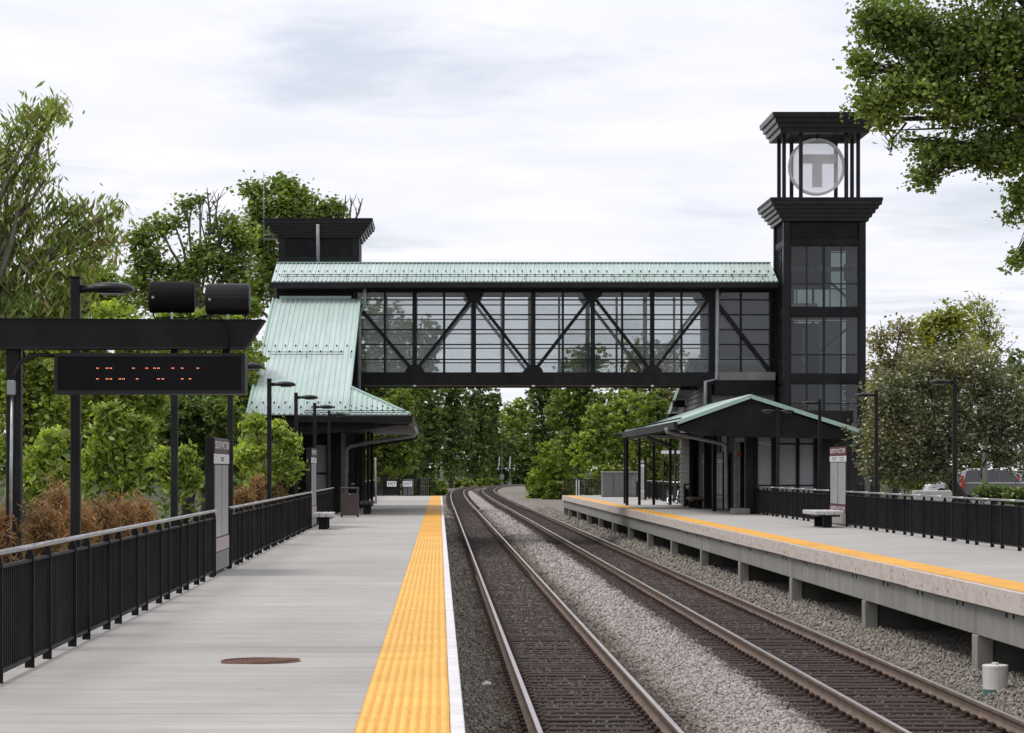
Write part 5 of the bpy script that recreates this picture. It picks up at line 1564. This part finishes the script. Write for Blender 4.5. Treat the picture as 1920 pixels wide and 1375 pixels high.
def plant(name, label, cat, Y, blobs, base_px, leafm, n, L, W=None, droop=.25, up=.55, clump=.0, per=14, shell=.55, bark='bark_dark', trunk=.16,
          base_z=-.35, group=None, seed=0, lean=0.0, twigs=True, twig_r=.014, flat=.75, trunk_top=None, bare=(), depth=.8, foliage_name='crown', trunk_px=None, dx=0.0):
    """blobs in photo pixels at distance Y: (cx, cy, rx, ry[, dY]) -> ellipsoids of foliage clumps"""
    rng = np.random.default_rng(1000 + seed)
    rr = random.Random(seed)
    W = W or L * .62
    bx = PX(base_px, Y) + dx
    t = thing(name, label, cat, (bx, Y, base_z), 0, group)
    k = Y / F
    areas = np.array([q[2] * q[3] for q in blobs], float)
    tot = areas.sum()
    ncl = max(6, int(n / per))
    allc, cen = [], []
    for q, a in zip(blobs, areas):
        m = max(3, int(round(ncl * a / tot)))
        dy = q[4] if len(q) > 4 else 0
        c = np.array([PX(q[0], Y) + dx, Y + dy, PZ(q[1], Y)])
        r = np.array([q[2] * k, max(q[2], q[3]) * k * depth, q[3] * k])
        u = rng.normal(size=(m, 3)); u /= np.linalg.norm(u, axis=1)[:, None]
        rad = shell + (1 - shell) * rng.random(m) ** .7
        rad *= (rng.random(m) ** .25)
        rad *= np.where(rng.random(m) < .13, rng.uniform(1.05, 1.32, m), 1.0)      # stray sprays beyond the mass
        pts = c + u * rad[:, None] * r
        allc.append(pts); cen.append((c, r))
    cl = np.concatenate(allc)
    cl[:, 2] = np.maximum(cl[:, 2], base_z + .15)
    spread = clump or max(.12, (tot / max(1, ncl)) ** .5 * k * 1.05)
    V, T = leaves(cl, per, spread, L, W, droop, up, rng, flat)
    V[:, 2] = np.maximum(V[:, 2], base_z + .02)
    off_ = np.array([bx, Y, base_z])
    np_mesh(foliage_name, V - off_, T, leafm, t)
    TRI[0] += len(T)
    # trunk, limbs to every foliage mass and twigs to some clumps
    b = MB()
    cz = np.mean([c[2] for c, r in cen]); cx_ = np.average([c[0] for c, r in cen], weights=areas)
    low = min(c[2] - r[2] for c, r in cen)
    tt = trunk_top if trunk_top is not None else max(low, base_z + .4) + .25 * (cz - low)
    p0 = Vector((0, 0, -.15)); p3 = Vector(((PX(trunk_px, Y) if trunk_px else cx_) - bx + lean, 0, tt - base_z))
    mids = [p0.lerp(p3, u) + Vector((rr.uniform(-1, 1) * trunk * .8, rr.uniform(-1, 1) * trunk * .8, 0)) * (1 if 0 < u < 1 else 0) for u in (0, .3, .65, 1)]
    b.tube(mids, [trunk * 1.25, trunk, trunk * .88, trunk * .72], 8)
    for (c, r), pts in zip(cen, allc):
        e = Vector(tuple(c - off_))
        s = p3.lerp(p0, rr.uniform(0, .25))
        m1 = s.lerp(e, .5) + Vector((rr.uniform(-.15, .15), rr.uniform(-.15, .15), rr.uniform(.05, .2))) * (e - s).length * .5
        lr = max(trunk * .22, trunk * .5 * min(1, r[0] / 2.5))
        b.tube([s, m1, e], [lr * 1.3, lr, lr * .5], 5, False)
        if twigs:
            for p in pts[rng.permutation(len(pts))[:max(4, min(26, len(pts) // 5))]]:
                q = Vector(tuple(p - off_)); s2 = m1.lerp(e, rr.uniform(.3, 1.0))
                mm = s2.lerp(q, .55) + Vector((0, 0, .08)) * (q - s2).length
                b.tube([s2, mm, q], [twig_r * 1.6, twig_r, twig_r * .5], 3, False)
    for (pa, pb) in bare:     # bare shoots given in photo pixels
        a = Vector(P(pa[0], pa[1], Y)) - Vector(tuple(off_)); e = Vector(P(pb[0], pb[1], Y)) - Vector(tuple(off_))
        m1 = a.lerp(e, .5) + Vector((rr.uniform(-.1, .1), 0, 0))
        b.tube([a, m1, e], [twig_r * 2.2, twig_r * 1.6, twig_r * .6], 4, False)
        for _ in range(4):
            u = rr.uniform(.35, .95); s2 = a.lerp(e, u)
            b.tube([s2, s2 + Vector((rr.uniform(-.5, .5), rr.uniform(-.3, .3), rr.uniform(.25, .7))) * min(1.0, (Y / 95.0) ** 1.4)], [twig_r, twig_r * .4], 3, False)
    b.build('trunk', bark, t)
    return t


# --- left foreground and middle distance
plant('boxelder_tree', 'drooping long leaved tree leaning in from the left frame edge', 'tree', 42,
      [(108, 206, 15, 14), (84, 220, 20, 14), (56, 232, 18, 18), (22, 246, 22, 16), (62, 262, 14, 14), (74, 305, 14, 22), (58, 330, 14, 18), (84, 338, 9, 10), (8, 295, 20, 30), (18, 345, 22, 20), (40, 385, 20, 14), (5, 415, 20, 22),
       (212, 402, 14, 12), (185, 414, 18, 14), (145, 396, 18, 16), (100, 392, 20, 16), (62, 420, 22, 20), (152, 436, 22, 20), (202, 446, 12, 24), (115, 450, 24, 24), (30, 462, 24, 26), (72, 490, 26, 22), (165, 488, 22, 22), (205, 478, 12, 14), (130, 508, 24, 22), (20, 525, 28, 28), (85, 540, 30, 24), (152, 538, 20, 18), (40, 590, 60, 40), (110, 590, 50, 34), (-100, 400, 40, 150)],
      -70, 'leaf_box', 12000, .175, .042, droop=.9, up=.25, per=15, shell=.1, bark='bark_grey', trunk=.2, seed=1, twig_r=.009, clump=.24, flat=1.15, trunk_px=-60)
plant('maple_tree', 'open crowned maple with grey limbs above the loudspeakers', 'tree', 88,
      [(262, 445, 32, 26), (300, 425, 30, 25), (275, 490, 48, 40), (255, 530, 34, 34), (350, 385, 22, 14), (375, 373, 14, 10), (325, 415, 24, 14), (385, 480, 50, 42), (425, 425, 36, 30), (345, 520, 62, 42), (455, 455, 30, 36), (440, 510, 40, 50), (310, 560, 80, 40), (430, 570, 60, 40)],
      415, 'leaf_maple', 12500, .155, .125, droop=.2, up=.5, per=12, shell=.3, bark='bark_grey', trunk=.22, seed=2, trunk_top=PZ(520, 88), clump=.30,
      bare=(((405, 520), (388, 395)), ((400, 520), (372, 400)), ((420, 520), (404, 385)), ((425, 500), (440, 470)), ((395, 440), (388, 352)), ((400, 440), (410, 362))), twig_r=.022)
plant('maple_tree', 'full rounded maple rising behind the left elevator tower', 'tree', 125,
      [(480, 358, 34, 20), (535, 350, 34, 22), (500, 390, 50, 30), (555, 375, 50, 34), (605, 392, 40, 22), (640, 400, 14, 10), (560, 410, 80, 30), (480, 440, 36, 50), (505, 500, 40, 70), (470, 560, 40, 60)],
      500, 'leaf_maple', 13000, .20, .165, droop=.2, up=.5, per=12, shell=.3, bark='bark_grey', trunk=.28, seed=3, clump=.45, trunk_top=PZ(520, 125),
      bare=(((640, 420), (648, 366)), ((660, 425), (680, 372)), ((655, 425), (660, 372)), ((480, 470), (505, 395))), twig_r=.03)
plant('maple_tree', 'small hazy tree low on the skyline left of the speakers', 'tree', 100, [(180, 525, 45, 26), (150, 560, 60, 34), (210, 570, 40, 40)], 180, 'leaf_maple', 6000, .17, .14, per=12, seed=4, clump=.35)
specs = [
    ('broadleaf_tree', 'bushy green tree at the far left behind the gantry post', 60, [(30, 640, 70, 60), (100, 690, 60, 60), (20, 740, 60, 60), (95, 780, 55, 60), (30, 850, 60, 60), (60, 700, 40, 40)], 40, 'leaf_bright', 20000, .135, 5),
    ('broadleaf_tree', 'yellow green tree behind the left lamp head', 68, [(215, 600, 60, 36), (160, 640, 50, 46), (260, 650, 55, 46), (200, 710, 60, 50), (280, 740, 50, 60), (150, 770, 50, 50), (225, 780, 50, 46)], 210, 'leaf_bright', 22000, .14, 6),
    ('broadleaf_tree', 'yellow green tree below the two loudspeakers', 76, [(330, 595, 50, 34), (400, 605, 50, 36), (440, 630, 32, 44), (350, 660, 60, 50), (400, 690, 50, 50), (412, 735, 34, 44), (474, 578, 18, 18), (340, 730, 50, 50)], 390, 'leaf_bright', 21000, .15, 7),
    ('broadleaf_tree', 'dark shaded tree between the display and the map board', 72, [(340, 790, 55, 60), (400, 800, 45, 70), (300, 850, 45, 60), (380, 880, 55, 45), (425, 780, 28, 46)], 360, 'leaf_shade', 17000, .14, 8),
    ('broadleaf_tree', 'dense dark tree filling the gap behind the gantry', 92, [(60, 700, 120, 90), (200, 720, 100, 100), (330, 720, 100, 100), (450, 700, 60, 110), (100, 850, 120, 80), (260, 860, 120, 80), (400, 850, 90, 90)], 200, 'leaf_mid', 32000, .20, 9),
    ('sapling', 'bright green sapling below the display between two lamp poles', 44, [(205, 775, 22, 22), (240, 800, 26, 22), (215, 825, 36, 26), (262, 830, 24, 24), (185, 855, 30, 30), (240, 862, 36, 26), (225, 900, 44, 28), (172, 905, 26, 26), (270, 795, 12, 18), (190, 800, 14, 16)], 220, 'leaf_bright', 8000, .155, 10),
    ('sapling', 'bright green sapling right behind the tall map board', 62, [(475, 795, 24, 20), (515, 805, 26, 22), (545, 830, 24, 22), (480, 845, 28, 26), (525, 855, 28, 26), (550, 880, 20, 26), (495, 895, 36, 28), (455, 855, 18, 34)], 505, 'leaf_bright', 8000, .155, 11),
    ('sapling', 'young green sapling just left of the tall map board', 48, [(305, 860, 14, 22), (345, 850, 18, 18), (325, 885, 28, 24), (360, 900, 18, 22), (335, 915, 26, 18)], 330, 'leaf_bright', 4200, .14, 12),
    ('sapling', 'leafy green sapling between the gantry post and the first lamp pole', 50, [(70, 860, 32, 30), (100, 825, 24, 30), (60, 910, 50, 30), (118, 890, 22, 30), (90, 880, 30, 26)], 80, 'leaf_bright', 5600, .145, 13),
]
for (nm, lab, Y, bl, bp, lm, n, L, sd_) in specs:
    sap = nm == 'sapling'
    plant(nm, lab, 'tree', Y, bl, bp, lm, n, L, L * (.38 if sap else .6), droop=.55 if sap else .3, up=.45, per=14, shell=.15 if sap else .35, trunk=.05 if sap else .2, seed=sd_, twig_r=.008 if sap else .014)

rust = [(8, 985, 24, 30, 22.5, 'rust brown dead shrub at the far left edge behind the fence'), (75, 975, 36, 34, 24.5, 'rust brown dead shrub between gantry post and first lamp'),
        (108, 935, 14, 40, 26.0, 'tall thin rust brown shrub left of the first lamp pole'), (172, 968, 30, 24, 26.5, 'rust brown dead shrub right of the first lamp pole'),
        (215, 962, 26, 26, 28.5, 'rust brown dead shrub midway between the first two lamp poles'), (258, 956, 26, 32, 30.5, 'widest rust brown shrub left of the second lamp pole'),
        (294, 955, 14, 24, 32.0, 'rust brown shrub touching the second lamp pole'), (465, 925, 24, 12, 52.0, 'rust brown shrub right of the tall map board'), (490, 908, 9, 24, 54.0, 'upright rust brown shrub before the sapling'), (535, 915, 18, 14, 62.0, 'faded rust brown shrub between two far lamps')]
for i, (cx, cy, rx, ry, Y, lab) in enumerate(rust):
    dX = (fenceL(Y) - .30 - rx * Y / F) - PX(cx, Y)
    plant('dead_shrub', lab, 'shrub', Y, [(cx, cy + 8, rx, ry), (cx + rx * .3, cy + ry * 1.3, rx * .8, ry * .8), (cx - rx * .3, cy + ry * 1.3, rx * .8, ry * .8)], cx, 'leaf_rust', 3600 if Y < 40 else 1500, .085 if Y < 40 else .13, .010 if Y < 40 else .02,
          droop=-.6, up=.1, per=24, shell=.0, trunk=.025, seed=40 + i, twig_r=.005, group='rust brown shrubs behind the left fence', clump=.11, flat=1.3, bark='bark_dark', depth=.9, foliage_name='foliage', dx=min(0, dX))

# --- tree walls either side of the line
wall_ = [
    ('tall broadleaf tree seen through the left bridge windows', 178, [(700, 605, 60, 60), (750, 640, 56, 70), (690, 700, 60, 80), (750, 720, 50, 70), (710, 800, 60, 60), (700, 870, 60, 60)], 690, 'leaf_mid', 18000, .29, 60),
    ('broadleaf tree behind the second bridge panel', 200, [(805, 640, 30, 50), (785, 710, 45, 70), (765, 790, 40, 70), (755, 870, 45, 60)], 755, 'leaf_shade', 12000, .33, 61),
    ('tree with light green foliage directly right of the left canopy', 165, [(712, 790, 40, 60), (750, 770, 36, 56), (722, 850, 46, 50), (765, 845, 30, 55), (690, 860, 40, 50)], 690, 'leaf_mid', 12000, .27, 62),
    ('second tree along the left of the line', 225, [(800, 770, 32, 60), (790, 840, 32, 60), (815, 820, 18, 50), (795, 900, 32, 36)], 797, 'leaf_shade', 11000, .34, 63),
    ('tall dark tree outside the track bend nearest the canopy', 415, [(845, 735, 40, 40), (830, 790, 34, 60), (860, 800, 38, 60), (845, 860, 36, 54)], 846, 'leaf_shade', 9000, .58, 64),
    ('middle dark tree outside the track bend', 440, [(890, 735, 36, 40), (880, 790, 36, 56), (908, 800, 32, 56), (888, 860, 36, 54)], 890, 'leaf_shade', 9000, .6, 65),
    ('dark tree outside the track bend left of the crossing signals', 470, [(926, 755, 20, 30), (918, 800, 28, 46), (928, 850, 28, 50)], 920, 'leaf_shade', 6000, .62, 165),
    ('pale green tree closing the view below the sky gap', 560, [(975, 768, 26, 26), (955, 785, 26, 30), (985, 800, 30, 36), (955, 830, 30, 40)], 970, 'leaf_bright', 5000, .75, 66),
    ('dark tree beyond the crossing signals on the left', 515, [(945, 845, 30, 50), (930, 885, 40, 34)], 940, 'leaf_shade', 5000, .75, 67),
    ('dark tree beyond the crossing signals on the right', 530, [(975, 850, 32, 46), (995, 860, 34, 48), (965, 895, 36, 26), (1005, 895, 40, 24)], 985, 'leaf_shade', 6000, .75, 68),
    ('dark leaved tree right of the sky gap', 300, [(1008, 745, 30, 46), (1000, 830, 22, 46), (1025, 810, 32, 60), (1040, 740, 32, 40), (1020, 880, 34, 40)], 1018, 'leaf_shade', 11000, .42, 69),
    ('tall green tree seen through the right bridge windows', 235, [(1080, 700, 40, 56), (1060, 770, 46, 60), (1100, 760, 50, 60), (1110, 680, 34, 50), (1080, 840, 50, 60)], 1085, 'leaf_mid', 13000, .36, 70),
    ('light green tree below the right end of the bridge', 172, [(1130, 790, 46, 50), (1160, 830, 50, 56), (1105, 840, 44, 50), (1180, 770, 46, 46), (1200, 840, 40, 50), (1140, 890, 60, 34)], 1150, 'leaf_bright', 14000, .27, 71),
    ('brownish budding tree behind the right bridge windows', 180, [(1200, 670, 46, 50), (1250, 680, 46, 50), (1190, 730, 50, 50), (1240, 740, 50, 50)], 1225, 'leaf_reddish', 7000, .25, 72),
    ('green tree behind the right shelter canopy', 150, [(1230, 780, 40, 50), (1215, 850, 44, 56), (1260, 860, 40, 50), (1270, 790, 40, 50), (1220, 900, 50, 30)], 1240, 'leaf_mid', 12000, .25, 73),
    ('bushy light green shrub beside the far end of the right platform', 245, [(1030, 860, 34, 44), (1050, 890, 30, 40), (1012, 905, 30, 34), (1070, 850, 30, 40), (1060, 920, 26, 24)], 1040, 'leaf_bright', 11000, .33, 74),
    ('tall dark tree far behind the right elevator tower', 230, [(1330, 720, 60, 70), (1400, 760, 60, 60), (1290, 780, 50, 70), (1310, 860, 60, 50)], 1340, 'leaf_shade', 9000, .36, 75),
]
for (lab, Y, bl, bp, lm, n, L, sd_) in wall_:
    shrub = 'shrub' in lab
    plant('shrub' if shrub else 'broadleaf_tree', lab, 'shrub' if shrub else 'tree', Y, bl, bp, lm, n, L, L * .62, droop=.25, up=.55, per=16, shell=.4, trunk=.06 if shrub else .22, base_z=-1.5, seed=sd_,
          twigs=not shrub, twig_r=.03, group='trees along the line', foliage_name='foliage' if shrub else 'crown', trunk_top=None)
low = [(785, 915, 28, 16, 255, 'low green shrub left of the track just past the platform end'), (822, 916, 16, 12, 290, 'low shrub where the track begins to bend'), (870, 908, 34, 11, 430, 'low far shrub outside the track bend'), (915, 905, 30, 9, 470, 'lowest far shrub left of the crossing signals'),
       (1015, 925, 26, 18, 250, 'low green shrub spilling towards the far track'), (1045, 920, 26, 24, 240, 'dense low shrub against the right platform end fence'), (1005, 905, 20, 18, 300, 'low shrub inside the track bend')]
for i, (cx, cy, rx, ry, Y, lab) in enumerate(low):
    plant('shrub', lab, 'shrub', Y, [(cx, cy, rx, ry), (cx - rx * .4, cy + ry * .5, rx * .7, ry * .7), (cx + rx * .4, cy + ry * .4, rx * .6, ry * .8)], cx, 'leaf_mid', 3600, .0014 * Y, None, per=14, seed=90 + i, trunk=.04, base_z=-1.55, twigs=False, group='shrubs beside the line', foliage_name='foliage')


# far-off woodland behind the single trees: one mass
def wood(bands, leafm):
    rng = np.random.default_rng(77)
    Vs, Ts, k = [], [], 0
    for (x0, x1, y0, y1, h0, h1, n, L) in bands:
        m = n // 14
        x = rng.uniform(x0, x1, m); y = rng.uniform(y0, y1, m)
        top = h0 + (h1 - h0) * (x - x0) / (x1 - x0) + 1.6 * np.sin(x * .9 + y * .3) + 1.1 * np.sin(x * 2.3 + 1.0)
        z = -1.5 + (top + 1.5) * rng.random(m) ** .8
        V, T = leaves(np.stack([x, y, z], 1), 14, 1.0, L, L * .65, .25, .5, rng)
        Vs.append(V); Ts.append(T + k); k += len(V)
    V, T = np.concatenate(Vs), np.concatenate(Ts); TRI[0] += len(T)
    np_mesh('woodland', V, T, leafm, None, 'stuff')


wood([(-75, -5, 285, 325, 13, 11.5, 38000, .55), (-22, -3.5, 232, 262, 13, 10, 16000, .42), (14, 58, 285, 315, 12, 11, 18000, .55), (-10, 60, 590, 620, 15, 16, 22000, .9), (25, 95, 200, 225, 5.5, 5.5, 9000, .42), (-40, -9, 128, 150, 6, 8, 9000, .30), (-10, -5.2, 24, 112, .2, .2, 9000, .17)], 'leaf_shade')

# --- right side
plant('crabapple_tree', 'wide grey green flowering tree with leaning trunk at the right', 'tree', 74,
      [(1690, 740, 70, 60), (1660, 760, 50, 60), (1635, 820, 46, 52), (1670, 890, 60, 26), (1740, 890, 60, 24), (1650, 860, 46, 40), (1740, 700, 70, 56), (1800, 690, 80, 60), (1860, 720, 70, 70), (1720, 800, 80, 70), (1800, 790, 90, 80), (1890, 800, 70, 80), (1700, 860, 60, 34), (1760, 850, 60, 30), (1900, 860, 50, 40), (1960, 760, 70, 100)],
      1838, 'leaf_crab', 34000, .105, .065, droop=.2, up=.4, per=18, shell=.35, trunk=.17, seed=120, base_z=-.22, lean=-.5, twig_r=.012, trunk_top=PZ(850, 74), clump=.30,
      bare=(((1820, 870), (1700, 885)), ((1700, 885), (1640, 900)), ((1850, 860), (1840, 900))))
plant('broadleaf_tree', 'yellow green tree on the skyline right of the elevator tower', 'tree', 140, [(1745, 620, 40, 40), (1790, 600, 44, 40), (1730, 670, 44, 46), (1800, 660, 60, 44), (1760, 720, 60, 50)], 1780, 'leaf_yellow', 7500, .26, .18, per=12, seed=121, shell=.3, bark='bark_grey', base_z=-.2, clump=.42, trunk_top=PZ(690, 140))
plant('broadleaf_tree', 'thin leaved tree with fine bare twigs near the right edge', 'tree', 146, [(1845, 585, 26, 30), (1850, 630, 40, 40), (1820, 575, 20, 18)], 1850, 'leaf_yellow', 1300, .2, .13, per=7, seed=122, shell=.2, bark='bark_grey', base_z=-.2, clump=.5, trunk_top=PZ(700, 146),
      bare=(((1850, 680), (1815, 552)), ((1850, 680), (1862, 560)), ((1850, 680), (1885, 610)), ((1850, 680), (1835, 548)), ((1840, 690), (1905, 640))), twig_r=.022)
plant('broadleaf_tree', 'budding reddish tree just right of the elevator tower', 'tree', 132, [(1650, 640, 34, 34), (1690, 620, 30, 30), (1655, 690, 40, 40), (1690, 680, 40, 40), (1640, 750, 36, 50)], 1665, 'leaf_reddish', 3800, .2, .13, per=10, seed=123, shell=.25, bark='bark_grey', base_z=-.2, clump=.45, trunk_top=PZ(700, 132),
      bare=(((1670, 690), (1650, 600)), ((1675, 690), (1690, 590)), ((1680, 690), (1710, 610))), twig_r=.022)
plant('broadleaf_tree', 'yellow green tree behind the flowering tree beside the tower', 'tree', 120, [(1650, 760, 50, 60), (1700, 740, 50, 60), (1660, 840, 50, 60), (1720, 820, 60, 60)], 1680, 'leaf_yellow', 6500, .24, .16, per=12, seed=124, shell=.35, base_z=-.2)
plant('broadleaf_tree', 'dark green tree behind the parked cars at the right edge', 'tree', 190, [(1880, 700, 60, 50), (1820, 730, 70, 60), (1940, 720, 60, 70), (1880, 790, 90, 60), (1780, 800, 70, 60), (1960, 830, 60, 60), (1830, 850, 90, 40)], 1870, 'leaf_shade', 9000, .45, None, per=14, seed=125, base_z=-.2)
for i, (cx, cy, rx, ry, Y, lab) in enumerate([(1690, 895, 40, 20, 112, 'green shrub between the lamp pole and the white car'), (1735, 880, 40, 26, 165, 'green shrub on the bank behind the white car'), (1860, 925, 40, 14, 64, 'low shrub under the flowering tree trunk'), (1910, 930, 26, 16, 60, 'low shrub at the right edge behind the fence')]):
    plant('shrub', lab, 'shrub', Y, [(cx, cy, rx, ry), (cx + rx * .5, cy + ry * .5, rx * .8, ry * .7)], cx, 'leaf_mid' if Y > 100 else 'leaf_shade', 2600, .10 * Y / 64, None, per=14, seed=130 + i, trunk=.03, base_z=-.22, twigs=False, group='shrubs behind the right fence', foliage_name='foliage')

# --- big maple overhanging the top right corner
plant('maple_tree', 'big dark leaved maple overhanging the top right corner', 'tree', 46,
      [(1640, 40, 40, 60), (1620, 120, 34, 40), (1640, 190, 46, 50), (1700, 60, 70, 80), (1720, 160, 80, 70), (1790, 90, 80, 90), (1800, 200, 80, 60), (1880, 80, 80, 100), (1880, 190, 70, 70), (1660, 225, 30, 18), (1750, 290, 44, 30), (1735, 330, 24, 30), (1800, 290, 50, 26),
       (1850, 280, 50, 40), (1900, 290, 40, 60), (1690, 262, 14, 10), (1920, 370, 30, 40), (1895, 405, 20, 12), (1915, 480, 22, 14), (1900, 492, 12, 10), (1850, 310, 30, 16), (1970, 200, 50, 220), (1850, -60, 130, 70), (2020, -40, 110, 110), (2090, 130, 90, 130), (2070, 300, 70, 90)],
      2160, 'leaf_maple', 72000, .088, .072, droop=.35, up=.4, per=16, shell=.15, trunk=.3, seed=150, base_z=-.22, twig_r=.010, clump=.22, trunk_px=2090, trunk_top=PZ(120, 46), depth=1.1,
      bare=(((1800, 240), (1650, 245)), ((1850, 300), (1710, 350)), ((1660, 240), (1672, 285)), ((1760, 310), (1755, 365)), ((1700, 230), (1668, 292))))
print('leaf triangles', TRI[0])

# grass along the platform foot and under the far trees (uncountable)
def grass(name, boxes, L, W):
    rng = np.random.default_rng(5)
    Vs, Ts, k = [], [], 0
    for (x0, x1, y0, y1, z, n) in boxes:
        c = np.stack([rng.uniform(x0, x1, n), rng.uniform(y0, y1, n), np.full(n, z)], 1)
        a = rng.uniform(0, 6.28, n); s = rng.uniform(.5, 1.3, n)
        w = np.stack([np.cos(a), np.sin(a), np.zeros(n)], 1) * W * s[:, None]
        tip = c + np.stack([rng.normal(0, .3, n) * L, rng.normal(0, .3, n) * L, L * s], 1)
        V = np.stack([c - w, c + w, tip], 1).reshape(-1, 3)
        T = (np.arange(n) * 3)[:, None] + np.array([[0, 1, 2]]) + k
        k += n * 3
        Vs.append(V); Ts.append(T)
    np_mesh(name, np.concatenate(Vs), np.concatenate(Ts), 'grass_blade', None, 'stuff')


grass('grass', [(-9, -4.8, 18, 110, -.43, 9000), (8.5, 16, 158, 200, -1.72, 5000), (-16, -4.0, 154, 260, -1.72, 6000), (12.4, 20, 46, 110, -.225, 6000)], .32, .035)
